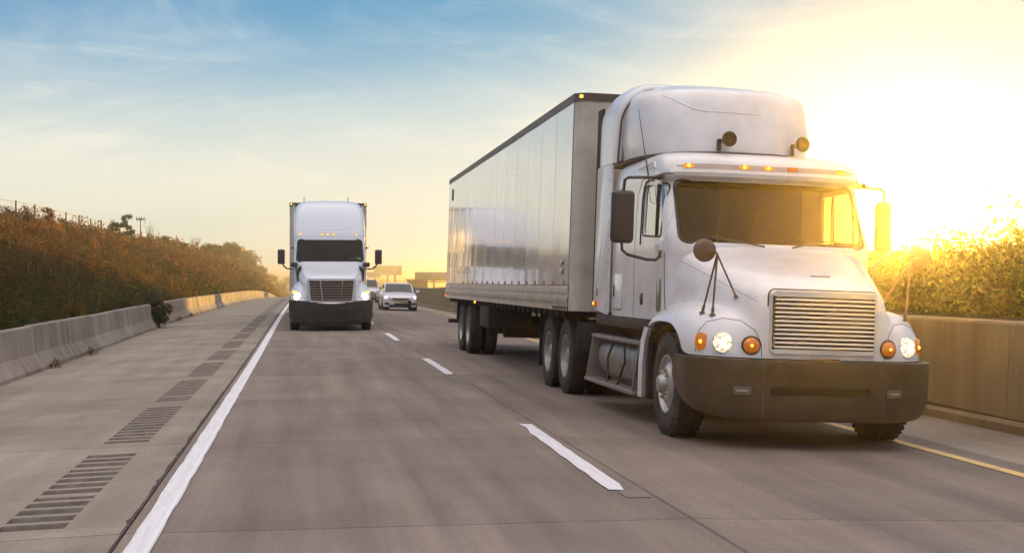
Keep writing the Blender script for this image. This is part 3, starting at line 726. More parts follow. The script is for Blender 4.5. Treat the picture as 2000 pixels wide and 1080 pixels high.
# ------------------------------------------------------------------ billboards and sheds far down the road
def facing(px, Y): return ((px - 592) / 2653 * Y, Y)
def zpix(py, Y): return 1.5 + (550 - py) / 2653 * Y
def billboard(px0, px1, py0, py1, Y, posts, label, name='billboard', cat='billboard', mats=('board',), draw=None, yaw=0.0, foot=None):
    x0, x1 = facing(px0, Y)[0], facing(px1, Y)[0]; z0, z1 = zpix(py1, Y), zpix(py0, Y); w, h = x1 - x0, z1 - z0; gz_ = base(Y) - 1 if foot is None else foot
    t = empty(name, ((x0 + x1) / 2, Y, gz_), (0, 0, yaw), label=label, cat=cat)
    B().box(-w / 2, w / 2, 0, .45, z0 - gz_, z1 - gz_, .04).build('panel', M[mats[0]], t)
    B().box(-w / 2 - .1, w / 2 + .1, -.5, .1, z0 - gz_ - .3, z0 - gz_ - .12, .03).build('catwalk', M['board_post'], t)
    for f, r, m in posts:
        B().tube([(w * (f - .5), .9, 0), (w * (f - .5), .9, z0 - gz_ + h * .6)], r, 12).build('post', M[m], t)
        B().box(w * (f - .5) - r * .7, w * (f - .5) + r * .7, .4, 1.0, z0 - gz_ + h * .3, z0 - gz_ + h * .5).build('bracket', M[m], t)
    def patch(u0, u1, v0, v1, m, d=.03, nm='print'):
        B().box(-w / 2 + w * u0, -w / 2 + w * u1, -d, -.004, z0 - gz_ + h * v0, z0 - gz_ + h * v1).build(nm, M[m], t, smooth=False)
    if draw: draw(patch, t, w, h, z0 - gz_)
    return t
def d1(patch, t, w, h, z):
    patch(.21, .81, .06, .94, 'board_pale')
    for k, (a, b_) in enumerate(((.30, .70), (.26, .74), (.42, .60))): patch(a, b_, .68 - .22 * k, .74 - .22 * k, 'board_mark', .05)
    patch(.83, .98, .05, .95, 'board_brown')
billboard(727.5, 782.5, 519, 536.5, 480, [(.50, .30, 'board_post'), (.76, .38, 'board_green')], 'olive billboard with a pale central poster above the silver sedan', draw=d1)
def d2(patch, t, w, h, z):
    patch(.04, .96, .12, .9, 'roofw')
billboard(712, 742, 531, 541, 430, [(.55, .22, 'board_post')], 'grey white billboard partly hidden by the distant truck mirror', draw=d2, yaw=-.35)
def d3(patch, t, w, h, z):
    for k in range(9): patch(.46 + .055 * k, .495 + .055 * k, .72, .90, 'board_w', .05)
    for k in range(9): patch(.47 + .055 * k, .502 + .055 * k, .48, .64, 'board_w', .05)
    patch(.40, 1.0, .10, .38, 'board_y'); patch(.40, .78, -.22, -.06, 'board_w')
billboard(808, 884, 531.5, 548, 260, [(.15, .16, 'board_post'), (.5, .16, 'board_post'), (.85, .16, 'board_post')], 'olive sign board with pale lettering and a yellow band beside the trailer tail', draw=d3)
# brown shed in front of it
Y = 235; x0, x1 = facing(796, Y)[0], facing(833, Y)[0]; z0 = base(Y) - 1; zt = zpix(545.5, Y)
sh = empty('brown_shed', ((x0 + x1) / 2, Y, z0), label='low dark brown shed behind the wall to the right of the sedan', cat='shed'); w = x1 - x0
B().box(-w / 2, w / 2, 0, 4, 0, zt - z0 - .25, .03).build('wall', M['board_brown'], sh)
B().box(-w / 2 - .2, w / 2 + .2, -.2, 4.2, zt - z0 - .24, zt - z0, .05).build('roof', M['board_brown'], sh)
for k in range(4): B().box(-w / 2 + .3 + k * w / 4.3, -w / 2 + .42 + k * w / 4.3, -.05, -.003, .2, zt - z0 - .3).build('batten', M['board_post'], sh)

# ------------------------------------------------------------------ vehicles: shared pieces
def wheel(parent, x, y, r=.52, w=.27, side=-1, kind='front', z=None):
    """x = outer face; side -1: the outer face looks to -x"""
    z = r - .012 if z is None else z; s = -side      # s points inward from the outer face
    prof = [(.02, r * .56), (.0, r * .62), (-.004, r * .78), (.004, r * .90), (.03, r * .975), (.05, r), (w * .30, r), (w * .305, r - .012), (w * .345, r - .012), (w * .35, r), (w * .47, r + .002), (w * .475, r - .012), (w * .525, r - .012), (w * .53, r + .002),
            (w * .65, r), (w * .655, r - .012), (w * .695, r - .012), (w * .70, r), (w - .05, r), (w - .03, r * .975), (w - .004, r * .90), (w, r * .78), (w, r * .62), (w - .02, r * .56)]
    b = B(); b.lathe([(a * s, q) for a, q in prof], n=48)
    for k in range(40):      # shoulder lugs
        a = 2 * PI * k / 40
        for xa in (.012, w - .042):
            Mx = Matrix.Rotation(a, 4, 'X'); b.box(min(xa * s, (xa + .03) * s), max(xa * s, (xa + .03) * s), -.022, .022, r - .03, r + .003, .004, 1, Mx)
    ty = b.build('wheel', M['tyre'], parent, (x, y, z))
    b = B()
    if kind == 'front':
        p = [(.022, r * .575), (.004, r * .565), (.006, r * .535), (.035, r * .51), (.05, r * .46), (.03, r * .40), (.012, r * .345), (.0, r * .33), (-.004, r * .20), (-.02, r * .19), (-.05, r * .17), (-.075, r * .15), (-.085, r * .08), (-.085, .001)]
        hr, hz, nz_ = r * .43, .045, -.004
    elif kind == 'rear':
        p = [(.022, r * .575), (.004, r * .565), (.008, r * .535), (.06, r * .515), (.13, r * .49), (.15, r * .43), (.15, r * .30), (.145, r * .23), (.06, r * .21), (.035, r * .18), (.03, r * .10), (.03, .001)]
        hr, hz, nz_ = r * .40, .148, .148
    else:
        p = [(.02, r * .64), (.002, r * .63), (.008, r * .60), (.03, r * .57), (.02, r * .40), (.015, r * .20), (.01, .001)]
        hr, hz, nz_ = r * .47, .024, .018
    b.lathe([(a * s, q) for a, q in p], n=40)
    rim = b.build('rim', M['steel'], ty)
    b = B()
    if kind != 'car':
        for k in range(10):
            a = 2 * PI * k / 10; c_ = (nz_ * s, r * .27 * math.cos(a), r * .27 * math.sin(a)); b.lathe([(.0, .018), (-.032 * s * 1.0, .016), (-.034 * s, .001)] if True else [], c_, n=6)
        b.build('lug_nuts', M['chrome'], ty)['kind'] = 'stuff'
    b = B()
    for k in range(10 if kind != 'car' else 5):
        a = 2 * PI * (k + .5) / (10 if kind != 'car' else 5); q = .022 if kind != 'car' else .05
        b.lathe([(-.003 * s, q), (-.0035 * s, .001)], (hz * s - .002 * s, hr * math.cos(a), hr * math.sin(a)), n=12)
    b.build('hand_holes', M['recess'], ty)['kind'] = 'stuff'
    return ty
def dual(parent, xo, y, side, r=.52):
    wheel(parent, xo, y, r, .265, side, 'rear'); s = -side
    b = B(); w = .265; xi = xo + s * .33
    b.lathe([(0, r * .5), (0, r * .8), (.03 * s, r * .98), (.05 * s, r), ((w - .05) * s, r), ((w - .03) * s, r * .98), (w * s, r * .8), (w * s, r * .5)], n=40)
    b.lathe([(.01 * s, r * .5), (.01 * s, .05)], n=24); b.build('wheel', M['tyre'], parent, (xi, y, r - .012))
def plan_ring(z, w, yf, d, yr, p=2.4, n=72, rear_r=.08):
    """closed plan outline at height z: superelliptic front of depth d, straight sides back to yr"""
    pts = []
    m = n // 2
    for i in range(m + 1):
        a = PI * i / m; cx, sx = math.cos(a), math.sin(a)
        x = -w * (1 if cx > 0 else -1) * abs(cx) ** (2 / p); y = yf + d * (1 - abs(sx) ** (2 / p)); pts.append((x, y, z))
    k = n // 8
    for i in range(1, k): t = i / k; pts.append((w, yf + d + (yr - rear_r - yf - d) * t, z))
    pts += [(w, yr - rear_r, z), (w - rear_r * .3, yr - rear_r * .3, z), (w - rear_r, yr, z)]
    for i in range(1, k): t = i / k; pts.append((w - rear_r + (2 * rear_r - 2 * w) * t, yr, z))
    pts += [(-w + rear_r, yr, z), (-w + rear_r * .3, yr - rear_r * .3, z), (-w, yr - rear_r, z)]
    for i in range(1, k): t = i / k; pts.append((-w, yr - rear_r + (yf + d - yr + rear_r) * t, z))
    return pts
def interp_rings(table, zs, **k):
    out = []
    for z in zs:
        for r0, r1 in zip(table, table[1:]):
            if r0[0] <= z <= r1[0]:
                t = (z - r0[0]) / (r1[0] - r0[0]); out.append(plan_ring(z, *[a + (c_ - a) * t for a, c_ in zip(r0[1:], r1[1:])], **k)); break
    return out
def shell_mesh(rings, thick=.035, closed_bottom=False):
    def shrink(ring):
        c_ = Vector((0, sum(p[1] for p in ring) / len(ring), 0)); out = []; n = len(ring)
        for i in range(n):
            a, b_ = Vector(ring[i - 1]), Vector(ring[(i + 1) % n]); t = (b_ - a); nn = Vector((-t.y, t.x, 0))
            if nn.length < 1e-6: nn = c_ - Vector(ring[i])
            nn.normalize(); q = Vector(ring[i]); nn = nn if nn.dot(c_ - Vector((q.x, q.y, 0))) > 0 else -nn; out.append(tuple(q + nn * thick))
        return out
    inner = [shrink(r) for r in rings]
    inner[-1] = [(x, y, z - thick) for x, y, z in inner[-1]]
    b = B(); n = len(rings[0]); O_ = [b.verts(r) for r in rings]; I_ = [b.verts(r) for r in inner]
    for V, fl in ((O_, 0), (I_, 1)):
        for a, c_ in zip(V, V[1:]):
            for i in range(n):
                j = (i + 1) % n; q = (a[i], a[j], c_[j], c_[i]); b.face(q[::-1] if fl else q)
        b.face(V[-1][::-1] if fl else V[-1])
    for i in range(n):
        j = (i + 1) % n; b.face((O_[0][j], O_[0][i], I_[0][i], I_[0][j]))
    return b
def hood_mesh(rows, lv=2, name='hood'):
    """rows of half sections (centre first), mirrored and smoothed"""
    b = B(); full = [[(-x, y, z) for x, y, z in r[::-1][:-1]] + list(r) for r in rows]
    b.loft(full, closed=False); me = b.mesh(name); return subsurf_mesh(me, lv, .02)
def lamp_round(t, bvh, x, z, r, mlens, rimm, hot=None, name='headlight', out=.012, flat=.35, tiltk=.5):
    p, n = hit(bvh, (x, -1, z), (0, 1, 0)); n = Vector((n.x * tiltk, n.y, n.z * .2)).normalized(); n = n if n.y < 0 else -n
    q = n.to_track_quat('-Y', 'Z').to_matrix().to_4x4(); MM = Matrix.Translation(p) @ q
    b = B(); b.lathe([(.03, r * 1.16), (-.012, r * 1.14), (-.022, r * 1.05), (-.012, r * .98), (.03, r * .97)], axis='y', n=40); rim = b.build('bezel' if name != 'headlight' else 'headlight', rimm, t); rim.matrix_local = MM
    b = B(); b.lathe([(.0, r * .99), (-.012 - out, r * .93), (-.02 - out * 1.6, r * .7), (-.026 - out * 2, r * .35), (-.028 - out * 2, .0005)], axis='y', n=40); l = b.build('lens', mlens, rim)
    if hot:
        b = B(); b.lathe([(-.030 - out * 2, r * .17), (-.042 - out * 2, r * .10), (-.046 - out * 2, .0005)], axis='y', n=16); b.build('bulb', hot, rim)
    return rim
def rbox_on(t, bvh, x, z, w, h, m, name, depth=.02, r=.02, proud=.008, hot=None, mk=None, tiltk=1.0, parent=None):
    p, n = hit(bvh, (x, -1, z), (0, 1, 0)); n = Vector((n.x * tiltk, n.y, n.z * .3)).normalized(); n = n if n.y < 0 else -n
    q = n.to_track_quat('-Y', 'Z').to_matrix().to_4x4(); MM = Matrix.Translation(p) @ q
    b = B(); b.prism(rrect(0, 0, w, h, min(r, w * .49, h * .49)), -proud, depth, 'y', .004); o = b.build(name, m, t); o.matrix_local = MM
    if hot: B().lathe([(-proud - .001, .018), (-proud - .012, .012), (-proud - .014, .0005)], axis='y', n=14).build('bulb', hot, o)
    return o

# ------------------------------------------------------------------ the big white tractor
TR = empty('semi_truck', (4.78, 12.0, zr(4.78, 13) + .006), (0, .035, 0), 'white long nosed tractor truck with tall roof fairing, headlamps lit, hauling the nearest trailer', 'truck')
def big_truck(t):
    # ---- hood with fenders, one smooth skin
    H = [
     [(0,.09,.845),(.35,.09,.845),(.57,.11,.845),(.63,.12,.845),(.70,.14,.845),(.86,.20,.845),(1.03,.33,.845),(1.14,.48,.845),(1.19,.72,.845)],
     [(0,.075,1.0),(.35,.075,1.0),(.57,.10,1.0),(.63,.125,1.0),(.70,.15,1.0),(.86,.21,1.0),(1.03,.34,1.0),(1.145,.50,.98),(1.20,.76,.94)],
     [(0,.07,1.2),(.35,.07,1.2),(.57,.095,1.2),(.64,.15,1.18),(.71,.21,1.15),(.86,.27,1.14),(1.02,.40,1.12),(1.14,.56,1.07),(1.21,.80,1.0)],
     [(0,.08,1.38),(.35,.08,1.38),(.57,.105,1.37),(.67,.24,1.31),(.735,.36,1.22),(.87,.40,1.225),(1.02,.50,1.21),(1.145,.66,1.14),(1.215,.86,1.055)],
     [(0,.14,1.515),(.35,.14,1.51),(.58,.18,1.49),(.70,.36,1.40),(.765,.50,1.27),(.88,.54,1.285),(1.02,.62,1.275),(1.155,.78,1.20),(1.22,.95,1.10)],
     [(0,.32,1.595),(.36,.33,1.59),(.62,.38,1.555),(.76,.55,1.44),(.81,.70,1.30),(.90,.75,1.31),(1.03,.82,1.30),(1.16,.98,1.235),(1.225,1.10,1.135)],
     [(0,.65,1.70),(.40,.66,1.695),(.68,.70,1.655),(.83,.80,1.52),(.87,.92,1.34),(.94,.98,1.32),(1.05,1.06,1.31),(1.17,1.22,1.24),(1.225,1.35,1.14)],
     [(0,1.0,1.80),(.44,1.0,1.795),(.76,1.03,1.755),(.90,1.08,1.62),(.93,1.2,1.38),(.98,1.3,1.32),(1.07,1.36,1.30),(1.175,1.5,1.23),(1.225,1.62,1.135)],
     [(0,1.28,1.875),(.48,1.28,1.87),(.84,1.32,1.83),(.97,1.36,1.70),(.99,1.45,1.42),(1.02,1.55,1.30),(1.09,1.62,1.265),(1.18,1.72,1.20),(1.225,1.84,1.10)],
     [(0,1.46,1.935),(.50,1.48,1.93),(.90,1.60,1.90),(1.04,1.68,1.77),(1.05,1.70,1.45),(1.07,1.76,1.28),(1.12,1.84,1.21),(1.185,1.92,1.15),(1.225,2.0,1.05)]]
    hm = hood_mesh(H, 3); hood = link('hood', hm, M['paint'], t); hb = bvh_of(hm)
    # seams lying on the hood: headlight panel outlines
    for s in (-1, 1):
        pts = [(.60, .85), (.61, .98), (.66, 1.10), (.76, 1.185), (.90, 1.20), (1.03, 1.16), (1.10, 1.07), (1.125, .95), (1.13, .85)]
        P = [];
        for k in range(len(pts) - 1):
            for i in range(4):
                f = i / 4; x, z = pts[k][0] + (pts[k + 1][0] - pts[k][0]) * f, pts[k][1] + (pts[k + 1][1] - pts[k][1]) * f
                p, n = hit(hb, (s * x, -1, z), (0, 1, 0)); P.append(p + n * .0005)
        B().tube(P, .0035, 5).build('headlight_seam', M['seam'], hood)
    # hood front seam running up from the grille corner to the cowl
    for s in (-1, 1):
        P = []
        for i in range(26):
            f = i / 25; x = .60 + .42 * f; y = .16 + 1.44 * f; z0 = 1.36 + .42 * f
            p, n = hit(hb, (s * (x + .6), y + .05, z0 + .25), (-s * .6, 0, -.25)); P.append(p + n * .0005)
        B().tube(P, .0018, 5).build('hood_seam', M['seam'], hood)
    # small raised name bar above the grille
    p, n = hit(hb, (.06, .42, 3), (0, 0, -1)); b = B(); b.box(-.10, .10, -.008, .008, -.004, .012, .003); o = b.build('hood_handle', M['rail'], t); o.location = p + Vector((0, 0, .002))
    # ---- grille
    gm = Matrix.Rotation(-.02, 4, 'X')
    ou, inn = rrect(-.02, 1.185, 1.06, .61, .05), rrect(-.02, 1.185, .995, .50, .02)
    ou = rrect(-.02, 1.185, 1.05, .60, .055); inn = rrect(-.02, 1.18, .985, .49, .015)
    b = B(); A = [(x, .055 + .04 * abs(x / .5) ** 3, z) for x, z in ou]; A2 = [(x, .028 + .04 * abs(x / .5) ** 3, z) for x, z in rrect(-.02, 1.185, 1.03, .58, .05)]; I1 = [(x, .028 + .04 * abs(x / .5) ** 3, z) for x, z in inn]; I2 = [(x, .09 + .04 * abs(x / .5) ** 3, z) for x, z in inn]
    b.loft([[(x, .11 + .04 * abs(x / .5) ** 3, z) for x, z in ou], A, A2, I1, I2]); gr_ = b.build('grille', M['frame_metal'], t)
    b = B(); b.box(-.525, .485, .068, .10, .93, 1.43); b.build('radiator_screen', M['recess'], gr_)
    for k in range(12):
        z = .955 + k * .0400
        b = B()
        rings = []
        for i in range(13):
            x = -.51 + .98 * i / 12; y = .030 + .04 * abs(x / .5) ** 3
            rings.append([(x, y, z + .009), (x, y - .004, z), (x, y, z - .007), (x, y + .028, z - .001), (x, y + .028, z + .013)])
        b.loft(rings, True, True, True); b.build('bar', M['frame_metal'], gr_)
    seam = B(); o = rrect(-.02, 1.185, 1.06, .61, .06)
    P = [Vector((x, .078 + .04 * abs(x / .5) ** 3, z)) for x, z in o]
    P.append(P[0]); seam.tube(P, .008, 6, False).build('grille_gasket', M['seam'], gr_)
    # ---- bumper: wraps round to the wheel arch
    path = []
    for i in range(41):
        a = PI * i / 40; cx, sx = math.cos(a), math.sin(a); x = -1.235 * (1 if cx > 0 else -1) * abs(cx) ** (2 / 3.0); y = -.0 + .62 * (1 - abs(sx) ** (2 / 2.2)); path.append((x, y))
    path = [(-1.235, .90), (-1.235, .80), (-1.235, .70)] + path + [(1.235, .70), (1.235, .80), (1.235, .90)]
    def zb(x, y): k = max(0, y - .10) / .80; return .265 + .23 * k ** 1.3
    V = [(1.0, .835, .02), (1.0, .83, 0), (1.0, .80, -.004), (1.0, .70, -.004), (1.0, .685, .006), (1.0, .56, .006), (.995, .40, .012)]
    rings = [[(x * .97, y + .06, .835) for x, y in path]]
    for sx, z, dy in V: rings.append([(x * sx, y + dy, z if z > zb(x, y) + .13 else max(z, zb(x, y) + .13)) for x, y in path])
    rings.append([(x * .985, y + .02, zb(x, y) + .06) for x, y in path]); rings.append([(x * .965, y + .045, zb(x, y) + .012) for x, y in path]); rings.append([(x * .93, y + .09, zb(x, y)) for x, y in path])
    bm_ = B().loft(rings, closed=False).mesh('bumper'); bb = bvh_of(bm_)
    cut = B().prism(rrect(-.05, .545, .98, .085, .02), -.2, .25, 'y').mesh('cut')
    solid = bpy.data.objects.new('a', bm_); C.objects.link(solid); md = solid.modifiers.new('s', 'SOLIDIFY'); md.thickness = .03; md.offset = -1; bpy.context.view_layer.update(); sm = evaluated(solid); bpy.data.objects.remove(solid)
    sm = boolean(sm, cut, 'DIFFERENCE'); bp = link('bumper', sm, M['bumper'], t)
    B().box(-.60, .50, .10, .13, .47, .62).build('lower_intake', M['recess'], bp)
    for k in range(4): B().box(-.56, .46, .075, .085, .505 + .025 * k, .513 + .025 * k).build('intake_bar', M['black'], bp)
    for x in (-.79, .68):
        f = rbox_on(t, bb, x, .545, .20, .105, M['black'], 'fog_lamp', .01, .015, .010); B().prism(rrect(0, 0, .165, .075, .01), -.016, 0, 'y', .003).build('lens', M['lamp_grey'], f)
        B().box(-.05, .05, -.019, -.015, -.006, .006).build('bulb', M['lamp_clear'], f)
    for x in (-.60, .58):      # panel joints in the bumper
        P = [hit(bb, (x, -1, z), (0, 1, 0))[0] + Vector((0, -.0005, 0)) for z in [.30 + .026 * i for i in range(21)]]; B().tube(P, .004, 5).build('bumper_seam', M['seam'], bp)
    rb = B(); rb.box(-.16, .12, .0, .03, .838, .858, .004); rb.build('hood_latch_plate', M['board_brown'], bp)
    # ---- lamps
    for s in (-1, 1):
        o_ = -.03
        lamp_round(t, hb, s * .90 + o_, .975, .088, M['head'], M['head_rim'], M['head_far'])
        a_ = lamp_round(t, hb, s * .665 + o_, .960, .078, M['amber'], M['black'], M['amber_hot'], 'turn_signal')
        a_.name = 'turn_signal'
        rbox_on(t, hb, s * 1.075 + o_ * .5, .975, .12, .165, M['amber'], 'marker_lamp', .02, .045, .014, M['amber_hot'], tiltk=.8)
    # ---- cab shell, door, openings
    CT = [(1.13, 1.115, 1.50, .40, 4.22), (1.60, 1.12, 1.46, .42, 4.22), (1.92, 1.12, 1.44, .42, 4.22), (2.62, 1.10, 1.86, .40, 4.22), (2.66, 1.105, 1.76, .40, 4.22), (2.70, 1.105, 1.74, .40, 4.22), (2.82, 1.09, 1.80, .42, 4.22), (2.89, 1.06, 1.92, .44, 4.22), (2.945, .99, 2.15, .46, 4.20), (2.975, .86, 2.50, .50, 4.15), (2.985, .60, 2.95, .5, 4.0)]
    zs = [1.13, 1.3, 1.6, 1.85, 1.92, 2.1, 2.3, 2.5, 2.62, 2.66, 2.70, 2.76, 2.82, 2.855, 2.89, 2.92, 2.945, 2.96, 2.975, 2.985]
    sh = shell_mesh(interp_rings(CT, zs, p=3.0), .04).mesh('cab')
    # sleeper/rear side: lower edge sweeps up a little to the back
    wsc = B().prism(round_poly([(-1.0, 1.955), (1.0, 1.955), (.975, 2.615), (-.975, 2.615)], .10), 1.2, 2.42, 'y').mesh('c')
    sdc = B().prism(round_poly([(1.93, 2.02), (2.72, 2.06), (2.72, 2.58), (1.99, 2.58)], .09), -1.5, 1.5, 'x').mesh('c')
    glassm = shell_mesh(interp_rings([tuple([r[0], r[1] - .012, r[2] + .012, r[3], r[4] - .012]) for r in CT], zs, p=3.0), .008).mesh('g')
    body = boolean(boolean(sh, wsc, 'DIFFERENCE'), sdc, 'DIFFERENCE')
    body = boolean(body, B().prism(round_poly([(2.60, 2.04), (3.02, 2.04), (3.02, 2.58), (2.60, 2.58)], .03), .9, 1.5, 'x').mesh('c'), 'DIFFERENCE')
    dpoly = round_poly([(1.74, 1.10), (3.05, 1.10), (3.05, 2.50), (2.86, 2.68), (1.90, 2.68), (1.80, 2.2)], .05)
    dbig = round_poly([(1.729, 1.05), (3.061, 1.05), (3.061, 2.505), (2.866, 2.691), (1.891, 2.691), (1.789, 2.2)], .05)
    for s in (-1, 1):
        dm = boolean(body, B().prism(dpoly, s * .95, s * 1.4, 'x').mesh('c'), 'INTERSECT'); dm.name = 'door'; link('door', dm, M['paint'], t)
    for s in (-1, 1): body = boolean(body, B().prism(dbig, s * .95, s * 1.4, 'x').mesh('c'), 'DIFFERENCE')
    cab = link('cab', body, M['paint'], t); cab.data.name = 'cab'
    ws = boolean(glassm, B().prism(round_poly([(-1.02, 1.94), (1.02, 1.94), (1.0, 2.63), (-1.0, 2.63)], .10), 1.2, 2.42, 'y').mesh('c'), 'INTERSECT'); link('windscreen', ws, M['glass'], t)
    for s in (-1, 1):
        sg = boolean(glassm, B().prism(round_poly([(1.91, 2.0), (2.74 if s < 0 else 3.03, 2.04), (2.74 if s < 0 else 3.03, 2.6), (1.97, 2.6)], .09), s * .9, s * 1.4, 'x').mesh('c'), 'INTERSECT'); link('side_window', sg, M['glass_side'], t)
        # rubber frame and quarter post of the side window
        cb = bvh_of(sh); P = []
        pl = round_poly([(1.92, 2.01), (2.73, 2.05), (2.73, 2.59), (1.98, 2.59)], .09)
        for y, z in pl + pl[:1]:
            p, n = hit(cb, (s * 2, y, z), (-s, 0, 0)); P.append(p + n * .002)
        B().tube(P, .011, 6, False).build('window_rubber', M['black'], t)
        B().tube([(s * 1.112, 2.16, 2.02), (s * 1.10, 2.17, 2.59)], .014, 6).build('quarter_post', M['black'], t)
        P = []
        for y, z in [(2.80, 1.95), (2.80, 2.45), (2.76, 2.58), (2.66, 2.645), (2.3, 2.65)]:
            p, n = hit(cb, (s * 2, y, z), (-s, 0, 0)); P.append(p + n * .003)
        B().tube(P, .010, 6).build('rain_gutter', M['black'], t)
    P = []
    pl = round_poly([(-1.005, 1.945), (1.005, 1.945), (.985, 2.625), (-.985, 2.625)], .10)
    for x, z in pl + pl[:1]:
        p, n = hit(cb, (x, 0, z), (0, 1, 0)); P.append(p + n * .002)
    B().tube(P, .014, 6, False).build('windscreen_rubber', M['black'], t)
    for s in (-1, 1):      # wipers
        p0, p1 = hit(cb, (s * .15, 0, 1.94), (0, 1, 0))[0], hit(cb, (s * .68 - .1, 0, 2.02), (0, 1, 0))[0]
        B().tube([p0 + Vector((0, -.03, -.01)), p0.lerp(p1, .5) + Vector((0, -.05, 0)), p1 + Vector((0, -.02, 0))], [.010, .008, .006], 6).build('wiper', M['black'], t)
    for s in (-1, 1):  # dark tube laid along the door gap, standing in for its shade
        P = []
        runs = [[]]
        for (y0, z0), (y1, z1) in zip(dpoly, dpoly[1:] + dpoly[:1]):
            m_ = max(1, int(math.hypot(y1 - y0, z1 - z0) / .05))
            for q in range(m_):
                y, z = y0 + (y1 - y0) * q / m_, z0 + (z1 - z0) * q / m_
                if z < 1.14 or (y < 1.93 and z > 1.9):
                    if runs[-1]: runs.append([])
                    continue
                p, n = hit(cb, (s * 2, y, z), (-s, 0, 0)); runs[-1].append(p - n * .002)
        for P in runs:
            if len(P) > 2: B().tube(P, .0055, 5).build('door_gap_line', M['seam'], t)
    # details of the side
    for s in (-1, 1):
        x = s * 1.116
        def plate(y0, y1, z0, z1, m, nm, r=.03, d=.008, x_=x):
            b = B().prism(rrect((y0 + y1) / 2, (z0 + z1) / 2, y1 - y0, z1 - z0, r), min(x_, x_ + s * d), max(x_, x_ + s * d), 'x', .002); return b.build(nm, M[m], t)
        plate(1.86, 2.04, 1.22, 1.58, 'lamp_grey', 'lower_door_window', .05, .006)
        plate(2.62, 2.74, 1.28, 1.41, 'black', 'door_handle_recess', .015, .006); plate(2.64, 2.72, 1.34, 1.385, 'lamp_grey', 'door_handle', .01, .018)
        plate(3.62, 4.06, 1.20, 1.64, 'seam', 'locker_gap', .03, .0015); plate(3.632, 4.048, 1.212, 1.628, 'paint', 'locker_door', .025, .006)
        plate(4.0, 4.035, 1.36, 1.50, 'black', 'locker_latch', .008, .014)
        for z in (2.62, 2.60): pass
        B().tube([(s * 1.118, 2.95, 2.80), (s * 1.118, 2.30, 2.83), (s * 1.116, 2.25, 2.76)], .012, 6).build('drip_moulding', M['paint'], t)
        # side extender behind the seam
        b = B(); b.prism(round_poly([(4.225, 1.13), (4.98, 1.13 + .06), (5.02, 1.30), (5.02, 2.975), (4.225, 2.975)], .03), min(s * 1.13, s * 1.155), max(s * 1.13, s * 1.155), 'x', .006); ex = b.build('side_extender', M['paint'], t)
        for z in [1.25 + .17 * i for i in range(11)]: B().lathe([(0, .009), (.004, .008), (.005, .0005)], (s * 1.156, 4.25, z), 'x', 8, s).build('screw', M['frame'], ex)
        b = B(); b.box(s * 1.10 - .012, s * 1.10 + .012, 5.0, 5.30, 1.25, 3.75); b.build('rubber_gap_flap', M['flap'], t)
        plate(4.80, 4.94, 1.22, 1.30, 'amber', 'side_marker', .012, .03, s * 1.155); B().lathe([(0, .016), (.012, .010), (.014, .0005)], (s * 1.186, 4.87, 1.26), 'x', 12, s).build('bulb', M['amber_hot'], t)
        plate(4.78, 4.86, 1.36, 1.46, 'lamp_grey', 'inspection_plate', .006, .003, s * 1.155)
        # cowl fillet between hood rear and door
    # visor strip with five marker lamps
    P = []
    cbv = cb
    for zz in (2.765,):
        b = B(); rings = []
        for i in range(41):
            x = -.98 + 1.96 * i / 40; a_, n1 = hit(cbv, (x, 0, zz + .028), (0, 1, 0)); c_, n2 = hit(cbv, (x, 0, zz - .028), (0, 1, 0)); h_ = 1 if abs(x) < .93 else .35
            m_ = (a_ + c_) / 2; rings.append([m_.lerp(a_, h_) - Vector((0, .003, 0)), m_.lerp(c_, h_) - Vector((0, .003, 0)), m_.lerp(c_, h_) + Vector((0, .02, 0)), m_.lerp(a_, h_) + Vector((0, .02, 0))])
        b.loft(rings, True, True, True); st = b.build('visor_strip', M['strip'], t)
    for k, x in enumerate((-.86, -.28, -.02, .25, .80)):
        o_ = rbox_on(t, cbv, x, 2.765, .115, .048, M['amber_dim'] if k != 3 else M['amber'], 'marker_lamp', .01, .01, .018, M['amber_hot'] if k < 3 else None)
    # ---- roof fairing: one teardrop skin
    FT = [(2.985, 1.02, 2.52, 1.55, 5.0), (3.25, 1.06, 2.56, 1.5, 5.0), (3.5, 1.06, 2.66, 1.45, 5.0), (3.62, 1.05, 2.73, 1.4, 5.0), (3.70, 1.03, 2.81, 1.35, 5.0), (3.755, .995, 2.93, 1.25, 5.0), (3.80, .95, 3.12, 1.15, 5.0), (3.85, .88, 3.42, 1.0, 5.0), (3.90, .80, 3.66, .9, 5.0), (3.94, .68, 3.9, .75, 4.98), (3.96, .50, 4.15, .5, 4.9)]
    fzs = [2.985, 3.1, 3.25, 3.4, 3.5, 3.57, 3.62, 3.66, 3.70, 3.73, 3.755, 3.78, 3.80, 3.825, 3.85, 3.875, 3.90, 3.92, 3.94, 3.95, 3.96]
    fm = shell_mesh(interp_rings(FT, fzs, p=2.6), .03).mesh('f'); fb = bvh_of(fm)
    fair = link('roof_fairing', fm, M['paint'], t); fm.name = 'roof_fairing'
    # taller rear cap behind the seam, hugging the fairing's back
    b = B(); rows = []
    def sec(y, w, zt, r):   # arch section
        pts = [(-w, y, 2.985)]
        for i in range(9):
            a = PI / 2 * i / 8; pts.append((-w + r * (1 - math.cos(a)), y, zt - r + r * math.sin(a)))
        for i in range(9):
            a = PI / 2 * (1 - i / 8); pts.append((w - r * (1 - math.cos(a)), y, zt - r + r * math.sin(a)))
        pts.append((w, y, 2.985)); return pts
    def shear(pts, k0):      # the front edge leans forward as it rises
        out = []
        for x, y, z in pts:
            f = max(0, (z - 2.985)) / .98; out.append((x, y - k0 * (f ** 2.0) * .30 - .10 * f * k0, z))
        return out
